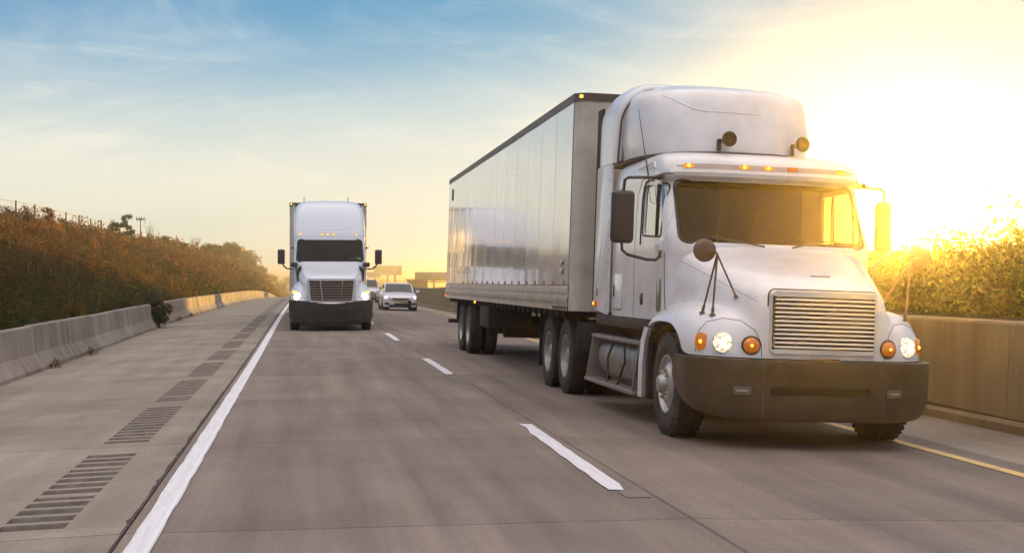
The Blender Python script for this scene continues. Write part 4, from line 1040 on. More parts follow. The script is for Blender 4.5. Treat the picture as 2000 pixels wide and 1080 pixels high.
    rows = [shear(sec(4.16, 1.05, 3.78, .40), 1), shear(sec(4.14, 1.10, 3.85, .40), 1), shear(sec(4.20, 1.145, 3.92, .42), 1), shear(sec(4.45, 1.155, 3.97, .42), .6), shear(sec(4.7, 1.155, 3.97, .42), .25), sec(4.93, 1.15, 3.94, .42), sec(5.0, 1.13, 3.88, .42)]
    b.loft(rows, closed=False, cap1=False); me = b.mesh('roof_cap'); me = subsurf_mesh(me, 2, .02); rc = link('roof_cap', me, M['paint'], t)
    P = [Vector(p) + Vector((-.004, -.01, 0)) for p in rows[1][:11]]; B().tube(P, .011, 6).build('cap_seam', M['seam'], rc)
    P = [Vector(p) + Vector((.004, -.01, 0)) for p in rows[1][-11:]]; B().tube(P, .011, 6).build('cap_seam', M['seam'], rc)
    # dark joint under the fairing
    P = []
    ring = plan_ring(2.99, 1.035, 2.505, 1.55, 4.2, p=2.6)[:46]
    B().tube([(-1.10, 4.12, 2.99)] + ring[:37] + [(1.10, 4.12, 2.99)], .016, 6, True).build('fairing_gap', M['seam'], t)
    # pressed crease in the fairing face
    P = []
    for x, z in ((-.90, 3.72), (-.82, 3.685), (-.74, 3.63), (-.66, 3.56), (-.57, 3.505), (-.46, 3.475), (-.3, 3.465), (-.1, 3.46), (.1, 3.455), (.30, 3.445), (.42, 3.44)):
        p, n = hit(fb, (x, 0, z), (0, 1, 0)); P.append(p - n * .011)
    B().tube(P, [.012, .017] + [.02] * 7 + [.016, .010], 10).build('fairing_crease', M['paint'], fair)
    # horns
    for x in (-.27, .63):
        p, n = hit(fb, (x, 0, 3.13), (0, 1, 0)); hn = B()
        hn.lathe([(-.30, .078), (-.31, .085), (-.295, .080), (-.26, .052), (-.20, .034), (-.05, .026), (.12, .022)], tuple(p + Vector((0, .10, 0))), 'y', 24); o_ = hn.build('horn', M['mirror_case'], t)
        hn = B(); hn.lathe([(-.285, .072), (-.22, .03), (-.20, .0005)], tuple(p + Vector((0, .10, 0))), 'y', 20).build('horn_throat', M['lamp_grey'], o_)
        B().box(p.x - .09, p.x - .055, p.y - .10, p.y - .02, 3.01, 3.14, .006).build('horn_bracket', M['black'], o_)
    # ---- cab interior
    B().box(-1.0, 1.0, 1.70, 2.15, 1.35, 1.93, .05).build('dashboard', M['interior'], t)
    B().box(-1.05, 1.05, 1.75, 4.15, 1.16, 1.22).build('cab_floor', M['interior'], t)
    for x in (-.52, .52):
        o_ = B().box(x - .25, x + .25, 2.75, 3.25, 1.45, 1.62, .06).build('seat', M['seat'], t)
        B().box(x - .25, x + .25, 3.18, 3.34, 1.5, 2.18, .06).build('backrest', M['seat'], o_); B().box(x - .15, x + .15, 3.20, 3.33, 2.20, 2.42, .05).build('headrest', M['seat'], o_)
    b = B(); ctr = Vector((.52, 2.35, 1.88)); P = [ctr + Vector((.23 * math.cos(2 * PI * i / 32), .23 * .45 * math.sin(2 * PI * i / 32), .23 * .89 * math.sin(2 * PI * i / 32))) for i in range(33)]
    b.tube(P, .018, 6, False); b.tube([ctr, ctr + Vector((0, -.3, -.25))], .03, 6)
    for a in (0, 2.1, 4.2): b.tube([ctr, ctr + Vector((.22 * math.cos(a), .1 * math.sin(a), .2 * math.sin(a)))], .014, 5)
    b.build('steering_wheel', M['black'], t)
    B().box(-1.02, -.02, 3.50, 3.52, 1.3, 2.9).build('sleeper_curtain', M['interior'], t); B().box(.0, 1.02, 3.50, 3.52, 1.3, 2.9).build('sleeper_curtain', M['interior'], t)
    B().box(-.9, .9, 2.06, 2.45, 2.60, 2.66, .02).build('sun_visor', M['interior'], t)
    B().box(-.72, -.32, 1.72, 1.82, 1.955, 1.975, .004).build('paper_on_dashboard', M['sticker'], t)
    # ---- big door mirrors
    for s in (-1, 1):
        mx = 1.525 if s < 0 else 1.385; hw = .125 if s < 0 else .088; cx = s * mx
        o_ = B().box(cx - hw, cx + hw, 1.95, 2.06, 1.93, 2.49, .05, 4).build('door_mirror', M['mirror_case'], t)
        B().prism(rrect(cx, 2.21, hw * 1.7, .50, .03), 2.062, 2.066, 'y').build('mirror_glass', M['mirror'], o_)
        ar = [(s * 1.12, 2.02, 2.645), (s * (mx - .2), 2.0, 2.635), (s * (mx - .05), 1.99, 2.625), (s * (mx - .01), 1.99, 2.60), (s * mx, 2.0, 2.47)]
        B().tube(ar, .017, 8).build('mirror_arm', M['mirror_case'], o_)
        ar = [(s * mx, 2.0, 1.95), (s * (mx - .005), 1.99, 1.86), (s * (mx - .065), 1.98, 1.81), (s * 1.26, 1.94, 1.765), (s * 1.17, 1.92, 1.765), (s * 1.135, 1.91, 1.80), (s * 1.12, 1.91, 1.88)]
        B().tube(ar, .017, 8).build('mirror_arm', M['mirror_case'], o_)
        B().box(min(s * 1.09, s * 1.16), max(s * 1.09, s * 1.16), 1.84, 2.02, 1.86, 1.99, .02).build('mirror_foot', M['paint'], o_)
        B().box(min(s * 1.09, s * 1.15), max(s * 1.09, s * 1.15), 1.93, 2.12, 2.62, 2.68, .015).build('mirror_foot', M['mirror_case'], o_)
    # ---- round mirrors on tripods over the fenders
    for s in (-1, 1):
        apex = Vector((s * .965 - .02, .36, 1.80)); c_ = Vector((s * 1.075 - .02, .40, 1.835))
        a = B(); a.lathe([(-.03, .0005), (-.028, .05), (-.018, .09), (.0, .110), (.012, .112), (.016, .108), (.016, .0005)], (0, 0, 0), 'y', 32); hm_ = a.build('fender_mirror', M['rail'] if False else mat('mirror_back_shell_%d' % (s + 1), (.16, .11, .085), .35, metal=.4), t, tuple(c_), (0, 0, s * .12))
        B().lathe([(.018, .10), (.020, .0005)], (0, 0, 0), 'y', 28).build('mirror_glass', M['mirror'], hm_)
        a = B(); a.tube([c_ + Vector((0, -.035, 0)), c_ + Vector((-s * .07, -.05, 0)), apex + Vector((s * .02, -.01, .02)), apex], .010, 6)
        for fx, fy in ((s * .97, .50), (s * 1.035, .62)):
            p, n = hit(hb, (fx, fy, 3), (0, 0, -1)); m_ = p.lerp(apex, .35); a.tube([p, p + (apex - p) * .12, p + (apex - p) * .13, p + (apex - p) * .97, apex], [.015, .015, .010, .010, .012], 6); a.lathe([(.0, .034), (.012, .030), (.016, .014)], tuple(p), 'z', 12)
        p, n = hit(hb, (s * 2, .50, 1.40), (-s, 0, 0))
        a.tube([p, p + (apex - p) * .1, p + (apex - p) * .97, apex], [.016, .009, .009, .012], 6); a.lathe([(0, .034), (.010, .03), (.02, .012)], tuple(p), 'z', 12)
        a.build('tripod', mat('tripod_metal_%d' % (s + 1), (.20, .13, .09), .4, metal=.5), hm_).location = -c_; hm_.children[-1].rotation_euler = (0, 0, 0)
        hm_.rotation_euler = (0, 0, 0)
    # antennas
    B().tube([(-1.125, 2.48, 2.63), (-1.135, 2.50, 2.72), (-1.13, 2.75, 3.05), (-1.12, 3.1, 3.50)], [.013, .009, .005, .0035], 6).build('whip_antenna', M['frame'], t)
    B().tube([(-1.13, 2.48, 2.63), (-1.128, 2.44, 2.50), (-1.125, 2.36, 2.40), (-1.122, 2.1, 2.36), (-1.12, 1.98, 2.40)], .004, 5).build('antenna_cable', M['black'], t)
    B().tube([(1.13, 2.4, 2.63), (1.14, 2.4, 2.72), (1.14, 2.5, 3.0)], [.012, .006, .003], 6).build('whip_antenna', M['frame'], t)
    # ---- splash panel behind the front wheel and the dark wheel housing
    for s in (-1, 1):
        b = B(); pr = [(1.96, 1.04), (2.10, .90), (2.17, .65), (2.17, .30)]
        rings = [[(s * 1.215, y, z), (s * 1.215, y + .16, z + (.02 if z > .5 else 0)), (s * 1.17, y + .17, z), (s * 1.17, y + .02, z)] for y, z in pr]
        b.loft(rings, True, True, True); b.build('splash_panel', M['paint'], t)
        b = B(); rings = []
        for i in range(15):
            a = -.15 + (PI + .30) * i / 14; rings.append([(s * 1.19, 1.26 - .70 * math.cos(a), .50 + .60 * math.sin(a)), (s * .80, 1.26 - .70 * math.cos(a), .50 + .60 * math.sin(a))])
        b.loft(rings, closed=False); b.build('wheel_housing', M['flap'], t)
        b = B(); b.box(min(s * .80, s * 1.20), max(s * .80, s * 1.20), 1.97, 2.0, .30, .95); b.build('inner_flap', M['flap'], t)
        wheel(t, s * 1.20, 1.27, .52, .29, s, 'front')
        dual(t, s * 1.22, 6.50, s); dual(t, s * 1.22, 7.80, s)
        # fuel tank with straps and steps
        b = B(); b.lathe([(2.78, .001), (2.78, .24), (2.80, .275), (2.83, .285), (4.92, .285), (4.95, .275), (4.97, .24), (4.97, .001)], (s * .80, 0, .60), 'y', 36); tk = b.build('fuel_tank', M['alu'], t)
        for y in (3.1, 3.75, 4.4): B().lathe([(y - .035, .286), (y - .03, .297), (y + .03, .297), (y + .035, .286)], (s * .80, 0, .60), 'y', 36).build('strap', M['alu'], tk)
        for z, xo in ((.86, 1.14), (.31, 1.22)):
            b = B(); xi = xo - .19; b.box(min(s * xo, s * xi), max(s * xo, s * xi), 2.62, 5.12, z - .03, z + .015, .008)
            for k in range(11): b.box(min(s * (xo - .03), s * (xi + .03)), max(s * (xo - .03), s * (xi + .03)), 2.75 + k * .22, 2.85 + k * .22, z + .012, z + .022)
            b.build('step', M['alu'], t)
        for y in (2.64, 5.06):
            poly = [(s * .90, .88), (s * 1.13, .86), (s * 1.21, .30), (s * .95, .28)]
            B().prism(poly, y, y + .03, 'y').build('step_bracket', M['alu'], t)
        B().tube([(s * 1.08, 3.55, .86), (s * 1.12, 3.35, .60), (s * 1.16, 3.55, .31)], .014, 6).build('step_stay', M['frame'], t)
        B().tube([(s * 1.08, 4.05, .86), (s * 1.13, 4.2, .60), (s * 1.16, 4.05, .31)], .014, 6).build('step_stay', M['frame'], t)
        B().box(min(s * .35, s * .45), max(s * .35, s * .45), .7, 8.6, .70, .98, .01).build('frame_rail', M['frame'], t)
        for y in (7.15, 8.42): B().box(min(s * .60, s * 1.22), max(s * .60, s * 1.22), y + (.0 if y < 8 else .1), y + .02 + (.0 if y < 8 else .1), .25 if y > 8 else .62, .98).build('mudflap', M['flap'], t)
        B().box(min(s * .55, s * 1.21), max(s * .55, s * 1.21), 5.72, 5.76, .62, 1.0, .01).build('quarter_fender', M['frame'], t)
        B().box(min(s * .5, s * 1.12), max(s * .5, s * 1.12), 2.1, 5.0, 1.0, 1.14, .02).build('cab_sill', M['frame'], t)
    B().box(-.45, .45, .35, 5.4, .42, .70, .03).build('engine_sump', M['frame'], t)
    B().box(-1.0, 1.0, 1.20, 1.34, .45, .60, .03).build('front_axle', M['frame'], t)
    for y in (6.5, 7.8):
        b = B(); b.tube([(-1.0, y, .52), (1.0, y, .52)], .09, 10); b.lathe([(-.22, .02), (-.15, .18), (0, .24), (.15, .18), (.22, .02)], (0, y, .52), 'y', 16); b.build('drive_axle', M['frame'], t)
    B().lathe([(0, .5), (.04, .52), (.07, .5), (.07, .001)], (0, 7.1, 1.0), 'z', 28).build('fifth_wheel', M['frame'], t)
    b = B(); b.tube([(.35, 5.15, 1.1), (.35, 5.2, 1.7), (.2, 5.55, 1.5), (.25, 5.68, 1.35)], .02, 6); b.tube([(-.1, 5.15, 1.1), (-.1, 5.2, 1.8), (0, 5.55, 1.45), (.1, 5.68, 1.35)], .02, 6); b.build('air_lines', M['black'], t)
    # exhaust stack is hidden on this truck; mud guard hanger rods
big_truck(TR)

# ------------------------------------------------------------------ box trailers
def trailer(t, L_=15.9, W_=1.3, top=4.04, bot=1.14, npan=13, detail=True, paint='trailer', axle=(12.55, 11.25)):
    r = .16
    # nose with rounded vertical corners
    def nose(z, i=0.0):
        pts = []
        for k in range(9):
            a = PI / 2 * k / 8; pts.append((-W_ + i + (r) * (1 - math.sin(a)) if False else -W_ + i + r - r * math.cos(a), i + r - r * math.sin(a), z))
        for k in range(9):
            a = PI / 2 * (1 - k / 8); pts.append((W_ - i - r + r * math.cos(a), i + r - r * math.sin(a), z))
        return pts
    b = B(); b.loft([nose(bot), nose(top - .10)], closed=False); b.build('front_wall', M['trailer_front'], t)
    b = B(); b.loft([nose(top - .105, -.012), nose(top, -.012), nose(top + .012, .03)], closed=False)
    for s in (-1, 1): b.box(min(s * (W_ - .03), s * (W_ + .012)), max(s * (W_ - .03), s * (W_ + .012)), r, L_, top - .10, top + .01)
    b.box(-W_, W_, L_ - .05, L_ + .02, top - .12, top + .01); b.build('top_rail', M['toprail'], t)
    B().box(-W_ + .02, W_ - .02, .12, L_ - .02, top - .03, top - .005).build('roof', M['trailer_front'], t)
    # the inner box closes the panel gaps
    B().box(-W_ + .03, W_ - .03, r, L_ - .03, bot + .05, top - .06).build('lining', M['seam'], t)
    pw = (L_ - r - .10) / npan; rr = random.Random(9 + npan)
    for s in (-1, 1):
        for k in range(npan):
            y0 = r + .05 + k * pw + .0035; y1 = y0 + pw - .007; b = B(); nx, nz_ = (10, 8) if detail else (2, 2); rows = []
            ph, am = rr.uniform(0, 6), rr.uniform(.0004, .0012) if detail else .001; tilt = rr.uniform(-.0008, .0008)
            for j in range(nz_ + 1):
                z = bot + .345 + (top - .10 - bot - .345) * j / nz_; row = []
                for i in range(nx + 1):
                    u = i / nx; e = 0 if i in (0, nx) else 1
                    bulge = -.0020 * math.sin(PI * u) - am * e * math.sin(u * 9 + ph + z * 1.7) + tilt * (u - .5) * 2 + .0012 * e * math.sin(z * 5 + ph)
                    row.append((s * (W_ + .004 + bulge), y0 + (y1 - y0) * u, z))
                rows.append(row)
            back = [[(s * (W_ - .025), y, z) for x, y, z in (rows[j][0], rows[j][-1])] for j in (0, -1)]
            b.loft(rows, closed=False)
            # returned edges
            for e in (0, -1):
                b.loft([[row[e] for row in rows], [(s * (W_ - .025), row[e][1], row[e][2]) for row in rows]], closed=False)
            b.build('side_panel', M[paint], t, angle=30)
            if detail and s == -1:      # rivet rows on the two nearest stretches
                if k < 5:
                    q = B()
                    for z in [bot + .40 + .10 * i for i in range(int((top - .55 - bot) / .10))]:
                        for yy_ in (y0 + .03, y1 - .03): q.box(s * W_ - .008 if s > 0 else -W_ - .0075, s * W_ + .0075 if s > 0 else -W_ + .002, yy_ - .004, yy_ + .004, z - .004, z + .004)
                    q.build('rivets', M['rail'], t, smooth=False)['kind'] = 'stuff'
    # ribbed base rail
    for s in (-1, 1):
        b = B(); prof = [(.010, bot + .335), (.014, bot + .30), (.014, bot + .24), (.004, bot + .235), (.004, bot + .19), (.016, bot + .185), (.016, bot + .12), (.005, bot + .115), (.005, bot + .07), (.014, bot + .065), (.014, bot), (-.03, bot)]
        b.loft([[(s * (W_ + q), y, z) for q, z in prof] for y in (r, L_)], closed=False, cap0=False)
        rl = b.build('base_rail', M['rail'], t, angle=20)
        if detail and s < 0:
            q = B()
            n = int((L_ - r) / .16)
            for k in range(n):
                y = r + .05 + k * .16; q.box(-W_ - .022, -W_ - .012, y, y + .05, bot + .07, bot + .16)
            q.build('rail_ribs', M['rail'], rl, smooth=False)['kind'] = 'stuff'
            for k in range(16):
                y = .45 + k * .78; B().box(-W_ - .010, -W_ - .002, y, y + .11, bot + .352, bot + .40).build('reflector', mat('red_reflector', (.45, .10, .06), .35) if 'red_reflector' not in bpy.data.materials else bpy.data.materials['red_reflector'], rl)
            q = B()
            for k in range(14): q.box(-W_ - .0185, -W_ - .013, .22 + k * .075, .255 + k * .075, bot + .01, bot + .055)
            q.build('vent_slots', M['seam'], rl, smooth=False)['kind'] = 'stuff'
            for z in (.62, .50): B().box(-W_ - .012, -W_ - .002, .55, .80, bot + z, bot + z + .07, .004).build('id_plate', M['lamp_grey'], t)
            B().box(-W_ - .016, -W_ - .0, L_ - .95, L_ - .75, top - .55, top - .28, .004).build('vent', M['frame'], t)
    B().box(-W_ + .01, W_ - .01, .1, L_, bot + .02, bot + .10).build('floor', M['frame'], t)
    b = B()
    for k in range(30): b.box(-W_ + .03, W_ - .03, .6 + k * .5, .66 + k * .5, bot - .09, bot + .02)
    b.build('cross_members', M['frame'], t)['kind'] = 'stuff'
    for s in (-1, 1):
        B().lathe([(0, .028), (.025, .02), (.03, .0005)], (s * (W_ - .06), -.02 if False else .03, top - .045), 'y', 12, -1).build('clearance_lamp', M['amber_hot'], t)
        B().box(min(s * .50, s * .60), max(s * .50, s * .60), 8.6, L_ - .1, bot - .18, bot, .01).build('slider_rail', M['frame'], t)
        # landing gear
        o_ = B().box(min(s * .88, s * 1.0), max(s * .88, s * 1.0), 2.55 + .0, 2.68, .42, bot).build('landing_leg', M['frame'], t); B().box(min(s * .82, s * 1.06), max(s * .82, s * 1.06), 2.48, 2.76, .38, .42).build('foot', M['frame'], o_)
        for y in axle: dual(t, s * 1.29, y, s)
        B().box(min(s * .62, s * 1.27), max(s * .62, s * 1.27), axle[0] + .62, axle[0] + .64, .22, bot - .05).build('mudflap', M['flap'], t)
        B().box(min(s * .95, s * 1.02), max(s * .95, s * 1.02), L_ - .12, L_ - .04, .55, bot, .01).build('guard_post', M['frame'], t)
        B().lathe([(0, .04), (.02, .03), (.024, .0005)], (s * (W_ + .012), L_ - .12, bot + .06), 'x', 12, s).build('tail_marker', M['red'], t)
        B().lathe([(0, .03), (.02, .02), (.024, .0005)], (s * (W_ - .03), L_ - 5.6, bot - .03), 'x', 12, s).build('side_lamp', M['amber_hot'], t)
    for y in axle: B().tube([(-1.1, y, .51), (1.1, y, .51)], .075, 10).build('axle', M['frame'], t)
    B().box(-.62, .62, axle[1] - .7, axle[0] + .6, .72, .80, .02).build('bogie', M['frame'], t)
    b = B(); b.tube([(-.75, 9.6, .62), (.75, 9.6, .62)], .20, 16); b.build('air_tank', M['frame'], t)
    B().box(-1.02, 1.02, 2.58, 2.64, .62, .70).build('landing_brace', M['frame'], t)
    B().box(-1.22, 1.22, L_ - .10, L_, .52, .62, .01).build('rear_guard', M['frame'], t)
    for k in (-1, 1): B().box(min(0, k * (W_ - .06)), max(0, k * (W_ - .06)), L_ - .03, L_ + .012, bot + .05, top - .12, .008).build('rear_door', M['trailer_front'], t)
    # battery/pallet box hung between axles
    B().box(-1.18, -.30, 8.9, 10.2, .62, bot - .02, .03).build('tool_box', M['frame'], t)
TL = empty('semi_trailer', (4.78 - .02, 17.68, TR.location.z), (0, .035, 0), 'long shiny white box trailer with vertical side panels coupled to the big truck', 'trailer', 'box trailers')
trailer(TL)

# ------------------------------------------------------------------ the distant truck
T2 = empty('semi_truck', (.83, 40.6, zr(.8, 42) + .006), (0, 0, 0), 'distant white truck with rounded sleeper roof and slatted grille beside the white edge line', 'truck')
def far_truck(t):
    H = [
     [(0,.06,.86),(.4,.07,.86),(.62,.10,.86),(.70,.14,.87),(.80,.18,.88),(.95,.26,.88),(1.08,.40,.88),(1.18,.60,.88)],
     [(0,.05,1.1),(.4,.06,1.1),(.64,.09,1.1),(.72,.16,1.08),(.80,.24,1.05),(.95,.33,1.03),(1.09,.48,1.0),(1.19,.70,.96)],
     [(0,.05,1.35),(.4,.06,1.35),(.67,.10,1.34),(.75,.20,1.27),(.82,.34,1.2),(.95,.45,1.18),(1.08,.62,1.13),(1.19,.85,1.05)],
     [(0,.08,1.52),(.4,.09,1.51),(.70,.14,1.48),(.79,.30,1.36),(.84,.5,1.28),(.95,.62,1.29),(1.08,.80,1.24),(1.19,1.02,1.13)],
     [(0,.22,1.60),(.42,.24,1.585),(.74,.32,1.55),(.84,.5,1.40),(.87,.72,1.36),(.96,.85,1.38),(1.08,1.0,1.32),(1.2,1.2,1.17)],
     [(0,.70,1.73),(.45,.70,1.71),(.80,.74,1.67),(.90,.85,1.5),(.92,1.05,1.42),(.99,1.15,1.43),(1.09,1.3,1.35),(1.2,1.5,1.15)],
     [(0,1.25,1.87),(.5,1.25,1.86),(.90,1.28,1.82),(.97,1.4,1.6),(.98,1.5,1.42),(1.03,1.6,1.40),(1.10,1.7,1.30),(1.2,1.85,1.1)],
     [(0,1.65,2.02),(.5,1.68,2.01),(.99,1.85,1.96),(1.04,1.9,1.7),(1.05,1.95,1.4),(1.08,2.0,1.3),(1.12,2.05,1.2),(1.2,2.1,1.02)]]
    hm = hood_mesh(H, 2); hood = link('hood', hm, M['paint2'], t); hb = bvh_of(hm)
    # grille: surround, slats and two bright uprights
    def gy(x): return -.03 + .05 * abs(x / .65) ** 3
    ou = round_poly([(-.66, .84), (.66, .84), (.72, 1.54), (-.72, 1.54)], .07); inn = round_poly([(-.60, .89), (.60, .89), (.655, 1.49), (-.655, 1.49)], .05)
    b = B(); b.loft([[(x, gy(x) + .08, z) for x, z in ou], [(x, gy(x) - .02, z) for x, z in ou], [(x, gy(x) - .02, z) for x, z in inn], [(x, gy(x) + .06, z) for x, z in inn]]); g_ = b.build('grille', M['frame_metal'], t)
    B().prism(inn, .02, .16, 'y').build('radiator_screen', M['recess'], g_)
    for k in range(8):
        z = .925 + k * .076; w = .60 + .055 * (z - .89) / .6; b = B(); b.loft([[(x, gy(x) + .0, z + .024), (x, gy(x) - .012, z + .005), (x, gy(x) + .03, z), (x, gy(x) + .04, z + .02)] for x in [-w + 2 * w * i / 12 for i in range(13)]], True, True, True); b.build('slat', mat('grille_slat', (.26, .19, .16), .4, metal=.5) if 'grille_slat' not in bpy.data.materials else bpy.data.materials['grille_slat'], g_)
    for s in (-1, 1): B().tube([(s * .265, gy(.28) - .025, .90), (s * .345, gy(.33) - .025, 1.49)], .022, 6).build('upright', M['chrome'], g_)
    B().tube([(-.92, .20, .90), (-.7, .10, .84), (-.4, .03, .815), (0, .01, .805), (.4, .03, .815), (.7, .10, .84), (.92, .20, .90)], .026, 8).build('lower_trim', M['chrome'], t)
    # bumper
    path = []
    for i in range(31):
        a = PI * i / 30; cx, sx = math.cos(a), math.sin(a); path.append((-1.25 * (1 if cx > 0 else -1) * abs(cx) ** (2 / 3.2), .0 + .6 * (1 - abs(sx) ** (2 / 2.2))))
    path = [(-1.25, .9), (-1.25, .75)] + path + [(1.25, .75), (1.25, .9)]
    def top(x): return .86 + .05 * min(1, max(0, (abs(x) - .6) / .4)) - .05 * max(0, 1 - abs(x) / .6)
    rings = [[(x * .96, y + .08, top(x)) for x, y in path], [(x, y, top(x) - .01) for x, y in path], [(x, y - .01, .66) for x, y in path], [(x, y, .62) for x, y in path], [(x, y, .40) for x, y in path], [(x * .985, y + .02, .26 + .12 * max(0, y)) for x, y in path], [(x * .95, y + .06, .20 + .12 * max(0, y)) for x, y in path]]
    bp = B().loft(rings, closed=False).build('bumper', M['bumper'], t)
    B().prism(round_poly([(-.60, .64), (.60, .64), (.42, .44), (-.42, .44)], .05), -.025, .02, 'y', .01).build('lower_intake', M['recess'], bp)
    for k in range(3): B().box(-.5 + .04 * k, .5 - .04 * k, -.036, -.02, .585 - .05 * k, .60 - .05 * k).build('intake_bar', M['black'], bp)
    # headlights: swept housings
    for s in (-1, 1):
        pl = [(s * .74, .91), (s * 1.165, .90), (s * 1.17, 1.08), (s * 1.06, 1.20), (s * .90, 1.12)]
        V = []
        b = B()
        rp = round_poly(pl, .04); f = [hit(hb, (x, -1, z), (0, 1, 0))[0] + Vector((0, -.012, 0)) for x, z in rp]; bk = [p + Vector((0, .03, 0)) for p in f]
        b.loft([bk, f], True, False, True); hl = b.build('headlight', M['lamp_clear'], t)
        p, n = hit(hb, (s * .995, -1, 1.0), (0, 1, 0)); B().lathe([(0, .098), (-.03, .085), (-.04, .05), (-.042, .0005)], tuple(p + Vector((0, -.015, 0))), 'y', 24).build('lens', M['head_far'], hl)
        p, n = hit(hb, (s * 1.07, -1, 1.135), (0, 1, 0)); B().box(-.07, .07, -.02, .02, -.035, .035, .01).build('turn_lens', M['amber_hot'], hl, tuple(p + Vector((0, -.012, 0))), (0, 0, s * .6))
    # cab + tall sleeper: one stack of plan rings
    CT = [(1.10, 1.12, 1.70, .35, 5.3), (1.95, 1.13, 1.72, .38, 5.3), (2.05, 1.13, 1.80, .38, 5.3), (2.78, 1.11, 2.35, .42, 5.3), (2.86, 1.12, 2.36, .45, 5.3), (3.2, 1.13, 2.60, .6, 5.3), (3.6, 1.12, 2.95, .8, 5.3), (3.85, 1.06, 3.3, .9, 5.3), (3.98, .98, 3.65, .8, 5.3), (4.05, .86, 3.95, .7, 5.28), (4.09, .60, 4.3, .5, 5.2)]
    zs = [1.10, 1.5, 1.95, 2.05, 2.3, 2.55, 2.78, 2.86, 3.0, 3.2, 3.4, 3.6, 3.73, 3.85, 3.92, 3.98, 4.02, 4.05, 4.07, 4.09]
    sh = shell_mesh(interp_rings(CT, zs, p=3.0, n=56), .04).mesh('s'); cb = bvh_of(sh)
    body = boolean(sh, B().prism(round_poly([(-1.03, 2.07), (1.03, 2.07), (.99, 2.76), (-.99, 2.76)], .11), 1.4, 2.95, 'y').mesh('c'), 'DIFFERENCE')
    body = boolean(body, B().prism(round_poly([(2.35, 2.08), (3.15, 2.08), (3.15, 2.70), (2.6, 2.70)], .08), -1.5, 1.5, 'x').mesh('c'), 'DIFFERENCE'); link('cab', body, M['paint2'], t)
    gm = shell_mesh(interp_rings([(r[0], r[1] - .01, r[2] + .01, r[3], r[4] - .01) for r in CT], zs, p=3.0, n=56), .008).mesh('g')
    link('windscreen', boolean(gm, B().prism(round_poly([(-1.04, 2.06), (1.04, 2.06), (1.0, 2.77), (-1.0, 2.77)], .11), 1.4, 2.95, 'y').mesh('c'), 'INTERSECT'), M['glass'], t)
    for s in (-1, 1): link('side_window', boolean(gm, B().prism(round_poly([(2.34, 2.07), (3.16, 2.07), (3.16, 2.71), (2.59, 2.71)], .08), s * .9, s * 1.4, 'x').mesh('c'), 'INTERSECT'), M['glass_side'], t)
    pl = round_poly([(-1.035, 2.065), (1.035, 2.065), (.995, 2.765), (-.995, 2.765)], .11)
    B().tube([hit(cb, (x, 0, z), (0, 1, 0))[0] + Vector((0, -.003, 0)) for x, z in pl + pl[:1]], .02, 6, False).build('windscreen_rubber', M['black'], t)
    for x in (-.93, -.25, -.06, .13, .82):
        p, n = hit(cb, (x, 0, 2.93), (0, 1, 0)); o_ = B().box(-.028, .028, -.04, .02, -.055, .055, .015).build('marker_lamp', M['amber_dim'], t, tuple(p)); B().lathe([(0, .02), (-.01, .0005)], (0, -.042, .0), 'y', 10).build('bulb', M['amber_hot'], o_)
    # crease on the roof face
    P = [hit(cb, (x, 0, z), (0, 1, 0))[0] for x, z in ((-.86, 3.7), (-.84, 3.5), (-.78, 3.28), (-.66, 3.14), (-.4, 3.08), (0, 3.07), (.4, 3.08), (.66, 3.14), (.78, 3.28), (.84, 3.5), (.86, 3.7))]
    B().tube([p + Vector((0, .012, 0)) for p in P], .018, 8).build('roof_crease', M['paint2'], t)
    B().box(-1.0, 1.0, 2.05, 2.5, 1.5, 2.03, .05).build('dashboard', M['interior'], t); B().box(-1.02, 1.02, 3.6, 3.63, 1.3, 3.0).build('sleeper_curtain', M['interior'], t)
    for x in (-.5, .5):
        o_ = B().box(x - .25, x + .25, 3.1, 3.5, 1.4, 1.6, .05).build('seat', M['seat'], t); B().box(x - .24, x + .24, 3.42, 3.55, 1.6, 2.5, .06).build('backrest', M['seat'], o_)
    p, n = hit(cb, (.78, 0, 2.16), (0, 1, 0)); B().box(.60, .94, p.y + .045, p.y + .06, 2.11, 2.20, .004).build('card_in_windscreen', M['sticker'], t)
    for s in (-1, 1):
        # mirrors on swan-neck arms
        o_ = B().box(s * 1.50 - .11, s * 1.50 + .11, 2.02, 2.16, 1.99, 2.45, .04, 3).build('door_mirror', M['mirror_case'], t); B().box(s * 1.50 - .09, s * 1.50 + .09, 2.161, 2.165, 2.03, 2.41).build('mirror_glass', M['mirror'], o_)
        B().tube([(s * 1.46, 2.1, 2.02), (s * 1.42, 2.1, 1.93), (s * 1.33, 2.1, 1.86), (s * 1.2, 2.1, 1.84), (s * 1.1, 2.1, 1.86)], .024, 8).build('mirror_arm', M['mirror_case'], o_)
        B().box(min(s * 1.0, s * 1.22), max(s * 1.0, s * 1.22), 1.72, 1.92, 1.90, 2.05, .04).build('cowl_mirror', M['mirror_case'], t)
        B().prism([(s * .86, 1.95), (s * .99, 1.86), (s * 1.03, 1.50), (s * .98, 1.42)], 1.45, 1.50, 'y').build('cowl_insert', M['black'], t)
        B().tube([(s * 1.08, 1.83, 2.0), (s * 1.03, 1.6, 1.80), (s * 1.0, 1.45, 1.52)], .024, 6).build('cowl_strut', M['black'], t)
        B().prism(round_poly([(5.0, 1.1), (5.75, 1.15), (5.75, 3.9), (5.0, 4.0)], .05), min(s * 1.12, s * 1.145), max(s * 1.12, s * 1.145), 'x', .006).build('side_extender', M['paint2'], t)
        B().box(min(s * 1.13, s * 1.20), max(s * 1.13, s * 1.20), 2.2, 3.3, 2.50, 2.53, .005).build('rain_visor', M['black'], t)
        wheel(t, s * 1.22, 1.30, .51, .29, s, 'front')
        for y in (6.0, 7.3): dual(t, s * 1.22, y, s)
        b = B(); rings = []
